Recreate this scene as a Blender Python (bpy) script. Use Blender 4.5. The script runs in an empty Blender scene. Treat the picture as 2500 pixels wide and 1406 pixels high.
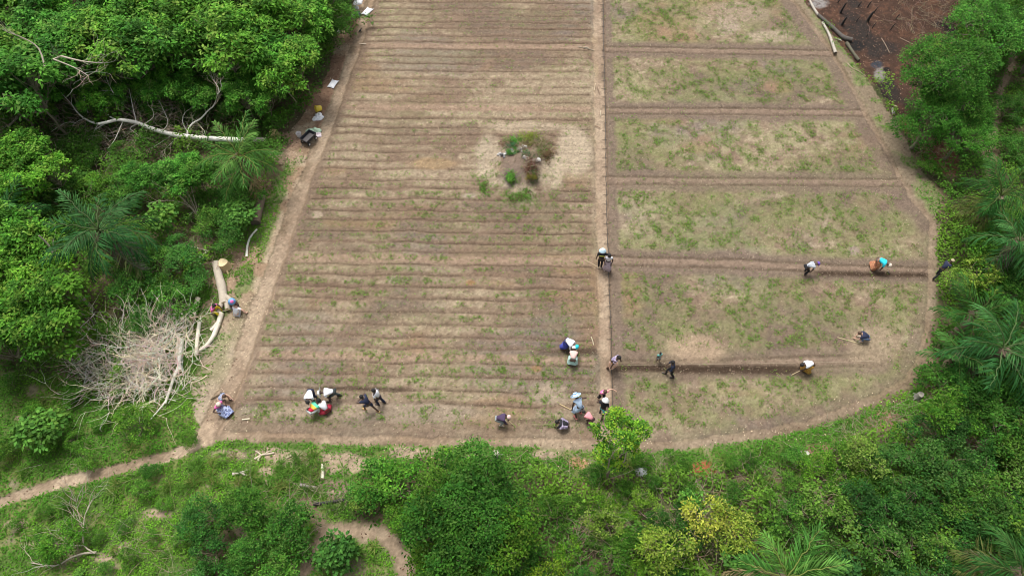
import bpy, math, random
import numpy as np
from mathutils import Vector, Matrix

rnd = random.Random(7)
R = np.random.default_rng(11)
TH = math.radians(57.0); FPX = 1700.0; CH = 28.0
ST, CT = math.sin(TH), math.cos(TH)
scene = bpy.context.scene
COL = scene.collection

# ------------------------------------------------------------------ camera maths
def P(px, py, z=0.0):
    cx = (px - 1250.0) / FPX; cy = (703.0 - py) / FPX
    dx, dy, dz = cx, CT + cy * ST, -ST + cy * CT
    t = (z - CH) / dz
    return Vector((dx * t, dy * t, z))
def UV(x, y, z=0.0):
    rz = z - CH
    dep = y * CT - rz * ST
    up = y * ST + rz * CT
    return 1250.0 + FPX * x / dep, 703.0 - FPX * up / dep

# ------------------------------------------------------------------ noise
def _h(ix, iy, s):
    h = (ix * 374761393 + iy * 668265263 + s * 1442695041) & 0xFFFFFFFF
    h = ((h ^ (h >> 13)) * 1274126177) & 0xFFFFFFFF
    h = h ^ (h >> 16)
    return (h & 0xFFFF) / 65535.0
def vn(x, y, s=0):
    x = np.asarray(x, float); y = np.asarray(y, float)
    ix = np.floor(x).astype(np.int64); iy = np.floor(y).astype(np.int64)
    fx = x - ix; fy = y - iy
    fx = fx * fx * (3 - 2 * fx); fy = fy * fy * (3 - 2 * fy)
    a = _h(ix, iy, s); b = _h(ix + 1, iy, s); c = _h(ix, iy + 1, s); d = _h(ix + 1, iy + 1, s)
    return (a * (1 - fx) + b * fx) * (1 - fy) + (c * (1 - fx) + d * fx) * fy
def fbm(x, y, sc, s=0, o=4, ax=1.0):
    r = 0; a = 1.0; t = 0
    for k in range(o):
        r = r + a * vn(x / sc * ax + 31.7 * k, y / sc + 17.3 * k, s + k); t += a; a *= 0.55; sc *= 0.5
    return r / t
def ss(a, b, x):
    t = np.clip((x - a) / (b - a), 0, 1); return t * t * (3 - 2 * t)

# ------------------------------------------------------------------ layout in photo pixels
LEFT_PATH = [(935,-130),(898,20),(872,105),(842,185),(815,262),(782,350),(748,430),(716,520),(688,600),(655,690),(618,790),(588,880),(558,955),(532,1010),(505,1062)]
SIDE_PATH = [(505,1062),(478,1088),(420,1112),(340,1132),(250,1155),(150,1176),(60,1203),(0,1222),(-160,1275)]
CENTRE_PATH = [(1458,-130),(1460,100),(1464,300),(1467,450),(1470,600),(1474,750),(1478,900),(1480,1000),(1482,1085)]
BOTTOM_PATH = [(505,1062),(700,1068),(900,1075),(1100,1078),(1300,1080),(1450,1086),(1580,1090),(1700,1082),(1850,1060),(1960,1040),(2060,1005),(2150,968),(2215,930),(2252,875),(2268,800),(2277,700),(2276,600),(2283,545)]
RIGHT_PATH = [(1890,-130),(1935,0),(1985,62),(2035,130),(2075,200),(2118,280),(2162,360),(2198,430),(2235,490),(2283,545)]
CROSS = [[(1480,120),(1700,124),(2028,130)],[(1480,270),(1800,272),(2112,276)],[(1480,440),(1800,443),(2200,446)],[(1480,636),(1800,643),(2060,658),(2272,664)],[(1500,893),(1700,893),(1960,884),(2140,880)]]
LIGHT_ROWS = [(113,5),(263,7),(633,9),(873,9)]
FURROWS = [-42,-27,-11,6,22,37.5,54,70,88,104,121,139,156,174,193.5,212,230,249,268,290,312,330,352,373,394,415,441,462,488,516,539,566,594,615,646,672,702,731,763,793,824,852,886,920,953,986]
TRAIL_R = [(2480,120),(2462,180),(2440,230),(2432,300),(2415,350),(2400,385)]
SAND = [[(735,1398),(770,1360),(790,1305),(860,1292),(930,1305),(960,1330),(985,1370),(990,1420)],[(775,1300),(765,1260),(740,1230)]]
FIELD = LEFT_PATH + BOTTOM_PATH[1:] + RIGHT_PATH[::-1]
LPLOT = LEFT_PATH + [(700,1068),(900,1075),(1100,1078),(1300,1080),(1482,1085)] + CENTRE_PATH[::-1][1:]
BURNT = [(1910,-140),(1958,0),(2010,58),(2062,125),(2105,178),(2150,225),(2205,300),(2260,330),(2240,200),(2230,150),(2330,90),(2345,0),(2420,-140)]
LITTER = [(2195,290),(2250,300),(2300,345),(2345,400),(2325,425),(2280,425),(2235,360)]
STRIP = [(930,-140),(870,0),(815,110),(800,180),(755,260),(705,330),(690,420),(640,470),(610,560),(560,600),(520,640),(495,760),(480,900),(470,1000),(492,1075),(620,1065),(800,640),(1000,0)]
STRIP_R = [(1935,0),(1985,62),(2035,130),(2118,280),(2198,430),(2283,545),(2300,480),(2245,410),(2210,340),(2165,265),(2112,190),(2066,130),(2012,62),(1958,0)]
MEADOW = [(-200,905),(150,915),(300,985),(440,700),(520,700),(560,600),(650,470),(700,420),(760,420),(700,640),(600,900),(560,1060),(1500,1090),(2000,1050),(2250,950),(2300,1000),(2100,1075),(1990,1130),(1700,1150),(1540,1160),(1420,1180),(1200,1105),(1000,1130),(900,1160),(860,1290),(1010,1290),(1050,1450),(620,1450),(560,1250),(500,1290),(450,1450),(-200,1450)]

def W(pts):
    return np.array([tuple(P(a, b))[:2] for a, b in pts])
def pdist(x, y, pts):
    w = W(pts); best = np.full(np.shape(x), 1e9)
    for (ax, ay), (bx, by) in zip(w[:-1], w[1:]):
        dx, dy = bx - ax, by - ay; L = dx * dx + dy * dy
        t = np.clip(((x - ax) * dx + (y - ay) * dy) / L, 0, 1)
        best = np.minimum(best, (x - ax - t * dx) ** 2 + (y - ay - t * dy) ** 2)
    return np.sqrt(best)
def inside(x, y, pts):
    w = W(pts); r = np.zeros(np.shape(x), bool); n = len(w)
    for i in range(n):
        ax, ay = w[i]; bx, by = w[(i + 1) % n]
        c = (ay > y) != (by > y)
        with np.errstate(all='ignore'):
            r ^= c & (x < (bx - ax) * (y - ay) / (by - ay + 1e-12) + ax)
    return r
def blob(u, v, cx, cy, rx, ry):
    return np.exp(-(((u - cx) / rx) ** 2 + ((v - cy) / ry) ** 2))
MOUND = P(1270, 412)

def regions(x, y):
    """soft class masks for world points"""
    jx = x + (fbm(x, y, 1.2, 5) - .5) * .9; jy = y + (fbm(x, y, 1.2, 9) - .5) * .9
    kx = x + (fbm(x, y, .5, 15) - .5) * .22; ky = y + (fbm(x, y, .5, 19) - .5) * .22
    d = {}
    d['field'] = inside(kx, ky, FIELD); d['left'] = inside(x, y, LPLOT) & d['field']
    u, v = UV(x, y)
    wn = .7 + .6 * fbm(x, y, 1.6, 33)
    lp = pdist(kx, ky, LEFT_PATH); cp = pdist(kx, ky, CENTRE_PATH)
    bp = pdist(kx, ky, BOTTOM_PATH); rp = pdist(kx, ky, RIGHT_PATH); sp = pdist(kx, ky, SIDE_PATH)
    d['lp'], d['cp'], d['bp'], d['rp'], d['sp'] = lp, cp, bp, rp, sp
    lw = (.27 + .0002 * np.clip(v, 0, 1100)) * wn
    p = np.maximum.reduce([ss(lw + .16, lw - .12, lp), ss(.42, .14, cp / wn), ss(.33, .08, bp / wn) * .9, ss(.28, .06, rp / wn) * .9, ss(.30, .15, sp / wn), ss(.24, .14, pdist(kx, ky, TRAIL_R)),
                           ss(.5, .1, pdist(jx, jy, SAND[0])) * .95, ss(.4, .1, pdist(jx, jy, SAND[1])) * .8])
    d['path'] = p
    d['burnt'] = inside(jx * .5 + x * .5, jy * .5 + y * .5, BURNT) & ~d['field']
    d['litter'] = inside(jx, jy, LITTER) & ~d['field']
    d['strip'] = (inside(jx, jy, STRIP) | inside(kx, ky, STRIP_R)) & ~d['field'] & (p < .5)
    d['meadow'] = inside(jx, jy, MEADOW) & ~d['field'] & ~d['strip'] & (p < .5)
    d['u'], d['v'] = u, v
    return d

def furrow_dist(x, y, u, v):
    """distance in metres to the nearest furrow"""
    wob = (fbm(x, y * .5, 1.8, 71, 3) - .5) * .26
    yy = y + wob
    uu, vv = UV(x, yy)
    slope = 0.006 + 0.012 * np.clip(vv, 0, 1000) / 1000
    bow = -10 * np.exp(-((vv - 405) / 30.) ** 2) * np.exp(-((uu - 1060) / 110.) ** 2)
    vf = vv - slope * (uu - 1050) + bow * 0 
    F = np.array(FURROWS, float)
    i = np.clip(np.searchsorted(F, vf), 1, len(F) - 1)
    dpx = np.where(vf - F[i - 1] < F[i] - vf, vf - F[i - 1], vf - F[i])
    mpp = np.abs(28.0 / np.tan(TH + np.arctan((vf - 703) / FPX)) - 28.0 / np.tan(TH + np.arctan((vf + 1 - 703) / FPX)))
    return dpx * mpp, vf, i

def moundz(x, y):
    r = np.hypot((x - MOUND.x) / 1.7, (y - MOUND.y) / 1.9)
    a = fbm(x, y, .6, 91, 3)
    return .66 * np.exp(-(r * 1.25) ** 2 * (1.15 + .5 * (a - .5)))

def height_full(x, y, d=None):
    if d is None: d = regions(x, y)
    z = (fbm(x, y, 5.0, 3, 3) - .5) * .06 + (fbm(x, y, .35, 44, 3) - .6) * .05
    fd, vf, i = furrow_dist(x, y, d['u'], d['v'])
    endk = ss(.45, .75, d['cp']) * ss(.35, .6, d['lp']) * ss(.5, .9, d['bp'])
    md = moundz(x, y)
    fr = (np.exp(-(fd / .06) ** 2) * (.026 + .06 * (fbm(x, y, 2., 8, 2) - .42)) * ss(.3, .55, fbm(x, y, 1.2, 12, 3, ax=.5)) - .012 * np.exp(-((np.abs(fd) - .17) / .09) ** 2)) * (.35 + .9 * vn(i * 1.0, i * 0.0 + 3, 77)) 
    z = z - np.where(d['left'], fr * endk * ss(.2, .03, md), 0)
    for k, c in enumerate(CROSS):
        dd = pdist(x, y, c)
        z = z - np.where(d['field'] & ~d['left'], .035 * np.exp(-((dd - .25) / .09) ** 2), 0)
    z = z - .05 * d['path']
    z = z - np.where(d['burnt'], 0.0, 0) + md
    # low wall of earth on the outer side of the centre path's string line
    return z

# ------------------------------------------------------------------ mesh builder
class MB:
    def __init__(s): s.v = []; s.f = {}; s.c = []; s.n = 0; s.mi = {}
    def add(s, verts, faces, col=(1, 1, 1)):
        verts = np.asarray(verts, float).reshape(-1, 3); faces = np.asarray(faces, int)
        s.v.append(verts); k = faces.shape[1]
        s.f.setdefault(k, []).append(faces + s.n)
        col = np.asarray(col, float)
        if col.ndim == 1: col = np.tile(col, (len(verts), 1))
        s.c.append(col); s.n += len(verts)
    def mesh(s, name, mat, smooth=True):
        V = np.concatenate(s.v); C = np.concatenate(s.c)
        me = bpy.data.meshes.new(name)
        loops = []; starts = []; tot = []; at = 0
        for k, L in s.f.items():
            F = np.concatenate(L); loops.append(F.ravel()); m = len(F)
            starts.append(at + np.arange(m) * k); tot.append(np.full(m, k)); at += m * k
        loops = np.concatenate(loops).astype(np.int32); starts = np.concatenate(starts).astype(np.int32); tot = np.concatenate(tot).astype(np.int32)
        me.vertices.add(len(V)); me.vertices.foreach_set('co', V.astype(np.float32).ravel())
        me.loops.add(len(loops)); me.loops.foreach_set('vertex_index', loops)
        me.polygons.add(len(starts)); me.polygons.foreach_set('loop_start', starts); me.polygons.foreach_set('loop_total', tot)
        me.polygons.foreach_set('use_smooth', np.full(len(starts), smooth))
        me.update(calc_edges=True)
        a = me.color_attributes.new('Col', 'FLOAT_COLOR', 'POINT')
        a.data.foreach_set('color', np.concatenate([C, np.ones((len(C), 1))], 1).astype(np.float32).ravel())
        me.materials.append(mat)
        return me
    def obj(s, name, mat, parent=None, smooth=True):
        o = bpy.data.objects.new(name, s.mesh(name, mat, smooth)); COL.objects.link(o)
        if parent: o.parent = parent
        return o
    def tube(s, pts, rad, n=6, col=(1, 1, 1), cap=True):
        pts = [Vector(p) for p in pts]; m = len(pts)
        if not hasattr(rad, '__len__'): rad = [rad] * m
        t0 = (pts[1] - pts[0]).normalized()
        a = t0.orthogonal().normalized(); V = []
        for i, p in enumerate(pts):
            t = (pts[min(i + 1, m - 1)] - pts[max(i - 1, 0)])
            t = t.normalized() if t.length > 1e-9 else t0
            a = (a - t * a.dot(t)); a = a.normalized() if a.length > 1e-6 else t.orthogonal().normalized()
            b = t.cross(a)
            for k in range(n):
                an = 2 * math.pi * k / n
                V.append(p + (a * math.cos(an) + b * math.sin(an)) * rad[i])
        F = [(i * n + k, i * n + (k + 1) % n, (i + 1) * n + (k + 1) % n, (i + 1) * n + k) for i in range(m - 1) for k in range(n)]
        base = s.n
        s.add(V, F, col)
        if cap:
            for e, c in ((0, pts[0]), (m - 1, pts[-1])):
                idx = [e * n + k for k in range(n)]
                vv = [V[i] for i in idx] + [c]
                ff = [((k + 1) % n, k, n) if e == 0 else (k, (k + 1) % n, n) for k in range(n)]
                s.add(vv, ff, s.capcol if getattr(s, 'capcol', None) is not None else col)
    def box(s, c, size, rot=None, col=(1, 1, 1), taper=1.0):
        x, y, z = [q / 2 for q in size]; V = []
        for sz in (-1, 1):
            tp = 1.0 if sz < 0 else taper
            for sx, sy in ((-1, -1), (1, -1), (1, 1), (-1, 1)):
                v = Vector((sx * x * tp, sy * y * tp, sz * z))
                if rot is not None: v = rot @ v
                V.append(v + Vector(c))
        s.add(V, [(0, 3, 2, 1), (4, 5, 6, 7), (0, 1, 5, 4), (1, 2, 6, 5), (2, 3, 7, 6), (3, 0, 4, 7)], col)
    def ball(s, c, r, col=(1, 1, 1), n=8, m=6, rot=None):
        if not hasattr(r, '__len__'): r = (r, r, r)
        V = []
        for i in range(m + 1):
            ph = math.pi * i / m
            for k in range(n):
                th = 2 * math.pi * k / n
                v = Vector((r[0] * math.sin(ph) * math.cos(th), r[1] * math.sin(ph) * math.sin(th), r[2] * math.cos(ph)))
                if rot is not None: v = rot @ v
                V.append(v + Vector(c))
        F = [(i * n + k, (i + 1) * n + k, (i + 1) * n + (k + 1) % n, i * n + (k + 1) % n) for i in range(m) for k in range(n)]
        s.add(V, F, col)
    def leaves(s, pos, dirs, nrm, length, width, cols, fold=.15):
        """many rhombic leaves at once: base pos, direction, surface normal"""
        pos = np.asarray(pos); dirs = dirs / (np.linalg.norm(dirs, axis=1, keepdims=True) + 1e-9)
        side = np.cross(dirs, nrm); side /= (np.linalg.norm(side, axis=1, keepdims=True) + 1e-9)
        up = np.cross(side, dirs)
        L = np.asarray(length).reshape(-1, 1); Wd = np.asarray(width).reshape(-1, 1)
        a = pos; b = pos + dirs * L * .45 + side * Wd * .5 - up * Wd * fold * 0
        c = pos + dirs * L - up * L * fold; d = pos + dirs * L * .45 - side * Wd * .5
        V = np.stack([a, b, c, d], 1).reshape(-1, 3); n = len(pos)
        F = np.arange(n * 4).reshape(-1, 4)
        s.add(V, F, np.repeat(cols, 4, axis=0))

def tag(o, label=None, cat=None, group=None, kind=None):
    if label: o['label'] = label
    if cat: o['category'] = cat
    if group: o['group'] = group
    if kind: o['kind'] = kind
    return o
def empty(name, loc, rz=0.0, sc=1.0):
    o = bpy.data.objects.new(name, None); COL.objects.link(o)
    o.empty_display_size = .3
    o.location = loc; o.rotation_euler = (0, 0, rz); o.scale = (sc, sc, sc) if not hasattr(sc, '__len__') else sc
    return o
def copy_tree(o, parent=None):
    c = o.copy(); COL.objects.link(c)
    c.parent = parent
    for ch in o.children: copy_tree(ch, c)
    return c

# ------------------------------------------------------------------ materials
def newmat(name):
    m = bpy.data.materials.new(name); m.use_nodes = True
    nt = m.node_tree; b = nt.nodes['Principled BSDF']
    return m, nt, b
def link(nt, a, b): nt.links.new(a, b)
def mixrgb(nt, a, b, f=None, mode='MIX', fac=.5):
    n = nt.nodes.new('ShaderNodeMix'); n.data_type = 'RGBA'; n.blend_type = mode
    n.inputs[0].default_value = fac
    if f is not None: link(nt, f, n.inputs[0])
    if isinstance(a, tuple): n.inputs[6].default_value = (*a, 1)
    else: link(nt, a, n.inputs[6])
    if isinstance(b, tuple): n.inputs[7].default_value = (*b, 1)
    else: link(nt, b, n.inputs[7])
    return n.outputs[2]
def noise(nt, scale, detail=4, vec=None, rough=.6):
    n = nt.nodes.new('ShaderNodeTexNoise'); n.inputs['Scale'].default_value = scale; n.inputs['Detail'].default_value = detail
    n.inputs['Roughness'].default_value = rough
    if vec is not None: link(nt, vec, n.inputs['Vector'])
    return n.outputs['Fac']
def mapr(nt, x, a, b, c, d):
    n = nt.nodes.new('ShaderNodeMapRange'); link(nt, x, n.inputs[0])
    for i, q in enumerate((a, b, c, d)): n.inputs[i + 1].default_value = q
    return n.outputs[0]
def attr(nt, name='Col'):
    n = nt.nodes.new('ShaderNodeAttribute'); n.attribute_name = name; return n
def geo_pos(nt): return nt.nodes.new('ShaderNodeNewGeometry').outputs['Position']
def objc(nt): return nt.nodes.new('ShaderNodeTexCoord').outputs['Object']

def ground_mat():
    m, nt, b = newmat('earth'); c = attr(nt).outputs['Color']; pos = geo_pos(nt)
    mp = nt.nodes.new('ShaderNodeMapping'); link(nt, pos, mp.inputs[0]); mp.inputs['Rotation'].default_value = (0, 0, .5)
    n1 = noise(nt, 7, 6, pos, .75); n2 = noise(nt, 26, 3, mp.outputs[0], .8)
    v = mixrgb(nt, (.52, .50, .48), (1.5, 1.48, 1.46), n1)
    x = mixrgb(nt, c, v, None, 'MULTIPLY', 1.0)
    sp = mapr(nt, n2, .60, .72, 0, 1); dk = mapr(nt, n2, .40, .30, 0, 1)
    al = attr(nt, 'speck').outputs['Fac']
    mu = nt.nodes.new('ShaderNodeMath'); mu.operation = 'MULTIPLY'; link(nt, sp, mu.inputs[0]); link(nt, al, mu.inputs[1])
    mu2 = nt.nodes.new('ShaderNodeMath'); mu2.operation = 'MULTIPLY'; link(nt, dk, mu2.inputs[0]); link(nt, al, mu2.inputs[1])
    x = mixrgb(nt, x, (.46, .39, .27), mu.outputs[0])
    x2 = mixrgb(nt, x, (.11, .085, .05), mu2.outputs[0])
    link(nt, x2, b.inputs['Base Color']); b.inputs['Roughness'].default_value = .95; b.inputs['Specular IOR Level'].default_value = .15
    bp = nt.nodes.new('ShaderNodeBump'); bp.inputs['Strength'].default_value = .7; bp.inputs['Distance'].default_value = .035
    link(nt, n1, bp.inputs['Height']); link(nt, bp.outputs[0], b.inputs['Normal'])
    return m
def leaf_mat(name='foliage', trans=.34):
    m, nt, b = newmat(name); c = attr(nt).outputs['Color']
    oi = nt.nodes.new('ShaderNodeObjectInfo')
    x = mixrgb(nt, c, oi.outputs['Color'], None, 'MULTIPLY', 1.0)
    n1 = noise(nt, 3.0, 2, geo_pos(nt)); v = mixrgb(nt, (.8, .82, .8), (1.22, 1.2, 1.2), n1)
    x = mixrgb(nt, x, v, None, 'MULTIPLY', 1.0)
    link(nt, x, b.inputs['Base Color']); b.inputs['Roughness'].default_value = .6; b.inputs['Specular IOR Level'].default_value = .1
    tr = nt.nodes.new('ShaderNodeBsdfTranslucent'); link(nt, x, tr.inputs['Color'])
    mx = nt.nodes.new('ShaderNodeMixShader'); mx.inputs[0].default_value = trans
    link(nt, b.outputs[0], mx.inputs[1]); link(nt, tr.outputs[0], mx.inputs[2])
    link(nt, mx.outputs[0], nt.nodes['Material Output'].inputs['Surface'])
    return m
def bark_mat(name, stretch=8, contrast=.35, bump=.4):
    m, nt, b = newmat(name); c = attr(nt).outputs['Color']
    oc = objc(nt); n1 = noise(nt, 6, 5, oc, .75); n2 = noise(nt, 28, 3, oc)
    v = mixrgb(nt, (1 - contrast,) * 3, (1 + contrast,) * 3, n1)
    x = mixrgb(nt, c, v, None, 'MULTIPLY', 1.0)
    f = mapr(nt, n2, .6, .74, 0, .4)
    x = mixrgb(nt, x, (.16, .13, .09), f)
    link(nt, x, b.inputs['Base Color']); b.inputs['Roughness'].default_value = .85
    bp = nt.nodes.new('ShaderNodeBump'); bp.inputs['Strength'].default_value = bump; bp.inputs['Distance'].default_value = .02
    link(nt, n2, bp.inputs['Height']); link(nt, bp.outputs[0], b.inputs['Normal'])
    return m
def cloth_mat(name, c1, kind='plain', c2=(.8, .8, .8), scale=10, rough=.85, c3=None):
    m, nt, b = newmat(name); oc = objc(nt)
    n1 = noise(nt, 9, 3, oc); x = c1
    if kind == 'stripes':
        t = attr(nt, 'tc').outputs['Fac']
        a = nt.nodes.new('ShaderNodeMath'); a.operation = 'MULTIPLY'; link(nt, t, a.inputs[0]); a.inputs[1].default_value = scale
        f = nt.nodes.new('ShaderNodeMath'); f.operation = 'FRACT'; link(nt, a.outputs[0], f.inputs[0])
        g = nt.nodes.new('ShaderNodeMath'); g.operation = 'GREATER_THAN'; link(nt, f.outputs[0], g.inputs[0]); g.inputs[1].default_value = .55
        x = mixrgb(nt, c1, c2, g.outputs[0])
    elif kind == 'bands':
        t = attr(nt, 'tc').outputs['Fac']; r = nt.nodes.new('ShaderNodeValToRGB'); r.color_ramp.interpolation = 'CONSTANT'
        link(nt, t, r.inputs[0]); e = r.color_ramp.elements
        e[0].position = 0; e[0].color = (*c1, 1); e[1].position = .42; e[1].color = (*c2, 1)
        q = e.new(.72); q.color = (*c3, 1); x = r.outputs[0]
    elif kind == 'print':
        v = nt.nodes.new('ShaderNodeTexVoronoi'); v.inputs['Scale'].default_value = scale; link(nt, oc, v.inputs['Vector'])
        f = mapr(nt, v.outputs['Distance'], .32, .42, 0, 1); x = mixrgb(nt, c1, c2, f)
        if c3:
            f2 = mapr(nt, noise(nt, scale * 1.3, 2, oc), .55, .6, 0, 1); x = mixrgb(nt, x, c3, f2)
    v = mixrgb(nt, (.78,) * 3, (1.15,) * 3, n1)
    if isinstance(x, tuple): x = mixrgb(nt, x, x, None)
    x = mixrgb(nt, x, v, None, 'MULTIPLY', 1.0)
    link(nt, x, b.inputs['Base Color']); b.inputs['Roughness'].default_value = rough
    bp = nt.nodes.new('ShaderNodeBump'); bp.inputs['Strength'].default_value = .5; bp.inputs['Distance'].default_value = .02
    link(nt, n1, bp.inputs['Height']); link(nt, bp.outputs[0], b.inputs['Normal'])
    return m
def plain_mat(name, col, rough=.5, metal=0.0, var=.15):
    m, nt, b = newmat(name); n1 = noise(nt, 5, 4, objc(nt))
    v = mixrgb(nt, tuple(q * (1 - var) for q in col), tuple(min(1, q * (1 + var)) for q in col), n1)
    link(nt, v, b.inputs['Base Color']); b.inputs['Roughness'].default_value = rough; b.inputs['Metallic'].default_value = metal
    return m

EARTH = ground_mat(); LEAF = leaf_mat(); BARK = bark_mat('bark'); CHAR = bark_mat('charred_bark', contrast=.6, bump=.7)
STRAW = bark_mat('dry_stalks', contrast=.25, bump=.1)

# ------------------------------------------------------------------ ground
def mixc(c, new, m):
    m = np.clip(m, 0, 1)[..., None]; return c * (1 - m) + np.asarray(new) * m

def ground_colour(x, y, d):
    u, v = d['u'], d['v']; n = len(x)
    n5 = fbm(x, y, 5, 101); n2 = fbm(x, y, 2.0, 111); n1 = fbm(x, y, .8, 121); n03 = fbm(x, y, .25, 131, 3)
    st = fbm(x, y, .8, 141, 4, ax=.22)
    # brushland floor
    c = np.tile(np.array([.105, .088, .05]), (n, 1))
    c = mixc(c, (.17, .125, .08), ss(.5, .75, n1)); c = mixc(c, (.05, .075, .022), ss(.45, .7, n2) * .7)
    speck = np.full(n, .35)
    # meadow
    m = d['meadow']
    cm = np.tile(np.array([.075, .13, .028]), (n, 1)); cm = mixc(cm, (.14, .17, .05), ss(.45, .7, n1))
    cm = mixc(cm, (.20, .165, .12), ss(.60, .70, n1 * .6 + n2 * .4) * .7)
    for (a, b_, r1, r2) in [(385,1255,45,18),(60,1020,30,12),(650,1150,22,12),(470,1160,14,10),(250,1360,40,16),(650,1180,10,10),(600,1300,30,14),(1330,1110,40,14),(560,1110,60,20),(820,1130,90,35),(1000,1105,60,20),(1160,1120,40,18),(720,1120,70,25),(660,1105,60,20),(40,1280,35,14),(90,1330,30,14),(290,1340,30,20),(310,1325,20,10)]:
        cm = mixc(cm, (.31, .24, .17), ss(.35, .75, blob(u, v, a, b_, r1, r2) * (.6 + .9 * n1)))
    c = np.where(m[:, None], cm, c)
    # strip beside the left path
    s = d['strip']; cs = np.tile(np.array([.25, .175, .115]), (n, 1)); cs = mixc(cs, (.34, .27, .19), ss(.42, .62, n1))
    up = ss(470, 380, v)
    cs = mixc(cs, (.20, .125, .085), up * ss(.4, .62, n2)); cs = mixc(cs, (.33, .275, .20), ss(640, 860, v) * .85); cs = mixc(cs, (.22, .20, .11), ss(.48, .6, n2) * ss(640, 860, v) * .5)
    cs = mixc(cs, (.11, .15, .045), ss(.38, .5, n1) * ss(380, 430, v) * ss(1000, 700, v) * ss(.5, .9, d['lp']) * .8)
    rs = ss(1500, 1550, u); cs = mixc(cs, (.185, .15, .105), rs * .9); cs = mixc(cs, (.15, .17, .07), rs * ss(.42, .58, n1) * .8)
    c = np.where(s[:, None], cs, c); speck[s | m] = .55
    # burnt clearing
    b = d['burnt']; cb = np.tile(np.array([.085, .048, .034]), (n, 1)); cb = mixc(cb, (.15, .078, .05), ss(.5, .66, n03 * .6 + n1 * .4))
    cb = mixc(cb, (.045, .036, .032), ss(.52, .68, n2))
    for (a, b_, r1, r2, q) in [(2000,8,26,14,(.34,.32,.31)),(2148,182,16,20,(.30,.28,.26)),(2140,158,16,10,(.06,.07,.09)),(2092,112,24,16,(.025,.024,.024)),(2165,172,12,8,(.02,.02,.02)),(2170,205,16,14,(.035,.032,.03))]:
        cb = mixc(cb, q, ss(.3, .7, blob(u, v, a, b_, r1, r2) * (.5 + n03)))
    c = np.where(b[:, None], cb * .62, c); speck[b] = .12
    l = d['litter']; cl = mixc(np.tile(np.array([.16, .075, .045]), (n, 1)), (.25, .16, .10), ss(.45, .6, n03)); c = np.where(l[:, None], cl, c)
    # patches of red-brown dead litter and pale wood dust on the brushland
    for (a, b_, r1, r2, q) in [(1715,1145,36,22,(.27,.10,.045)),(1410,1130,26,16,(.36,.22,.12)),(1440,1185,30,16,(.33,.21,.13)),(1565,1150,16,14,(.45,.44,.44)),(2160,1030,60,30,(.22,.13,.09)),(2000,1100,50,22,(.22,.135,.09)),(820,1190,40,26,(.20,.14,.11)),(820,1205,20,12,(.3,.22,.17)),(605,620,40,30,(.30,.20,.14)),(705,345,36,22,(.30,.20,.14)),(690,380,40,20,(.33,.24,.17)),(745,230,40,40,(.2,.125,.085)),(640,460,30,30,(.2,.13,.09)),(300,270,120,40,(.19,.15,.09)),(480,590,60,30,(.2,.15,.1)),(1690,1185,30,20,(.24,.19,.15))]:
        c = mixc(c, q, ss(.3, .65, blob(u, v, a, b_, r1, r2) * (.55 + .9 * n1)) * ~d['field'])
    # field soil
    f = d['field']; lf = d['left']
    cf = np.tile(np.array([.255, .180, .120]), (n, 1))
    cf = mixc(cf, (.385, .305, .195), ss(.40, .62, st * .6 + n2 * .4) * np.where(lf, .9, .6))
    tuft = fbm(x, y, .22, 301, 2, ax=.6)
    cf = mixc(cf, (.47, .39, .25), ss(.56, .74, tuft) * ss(.35, .6, st * .5 + n2 * .5) * .65)
    cf = mixc(cf, (.17, .12, .08), ss(.42, .28, tuft) * .45)
    big = fbm(x, y, 3.2, 321, 3, ax=.55)
    cf = mixc(cf, (.43, .345, .225), ss(.50, .68, big) * ss(.30, .5, n1) * .9); cf = mixc(cf, (.185, .135, .098), ss(.48, .32, big) * .85)
    cf = mixc(cf, (.205, .175, .15), ss(.55, .72, n5) * .55)
    cf = mixc(cf, (.33, .21, .12), ss(.66, .78, fbm(x, y, 2.5, 151, ax=.5)) * .7)
    cf = mixc(cf, (.205, .215, .085), ss(.5, .7, fbm(x, y, 1.4, 161, ax=.5)) * np.where(lf, .22, .5))
    cf = mixc(cf, (.24, .255, .10), np.where(lf, ss(.45, .62, n1) * .08, ss(.3, .6, n1) * .45))
    cf = mixc(cf, (.24, .165, .11), ss(.47, .35, n03) * .4)
    # plots on the right: brown margins along each cross lane and along the centre path
    rp_ = f & ~lf
    lane = np.zeros(n); core = np.zeros(n); edge = np.zeros(n)
    for k, cc in enumerate(CROSS):
        dd = pdist(x, y, cc) + (n1 - .5) * .18
        strength = [1, 1, .8, 1, .75][k]
        lane = np.maximum(lane, ss(.95, .5, dd) * strength); core = np.maximum(core, ss(.22, .1, dd) * strength); edge = np.maximum(edge, np.exp(-((dd - .27) / .07) ** 2) * strength)
    lane = np.maximum(lane, ss(1.0, .75, d['cp'] + (n1 - .5) * .2)); lane = np.maximum(lane, ss(1.25, .75, d['rp'] + (n1 - .5) * .5) * ss(560, 300, v) )
    lane = np.maximum(lane, ss(1.7, .6, d['rp'] + (n1 - .5) * .5) * ss(380, 480, v))
    lane = np.maximum(lane, ss(.9, .4, d['bp'] + (n1 - .5) * .4) * .5)
    lane = np.where(rp_, lane, 0)
    cf = mixc(cf, (.215, .158, .115), lane * .9)
    cf = mixc(cf, (.30, .215, .15), np.where(rp_, core, 0) * .8); cf = mixc(cf, (.135, .095, .06), np.where(rp_, edge, 0) * .75)
    # left plot furrows
    fd, vf, i = furrow_dist(x, y, u, v)
    md = moundz(x, y); endk = ss(.38, .6, d['cp']) * ss(.35, .55, d['lp']) * ss(.6, 1.0, d['bp']) * ss(.2, .03, md)
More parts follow.
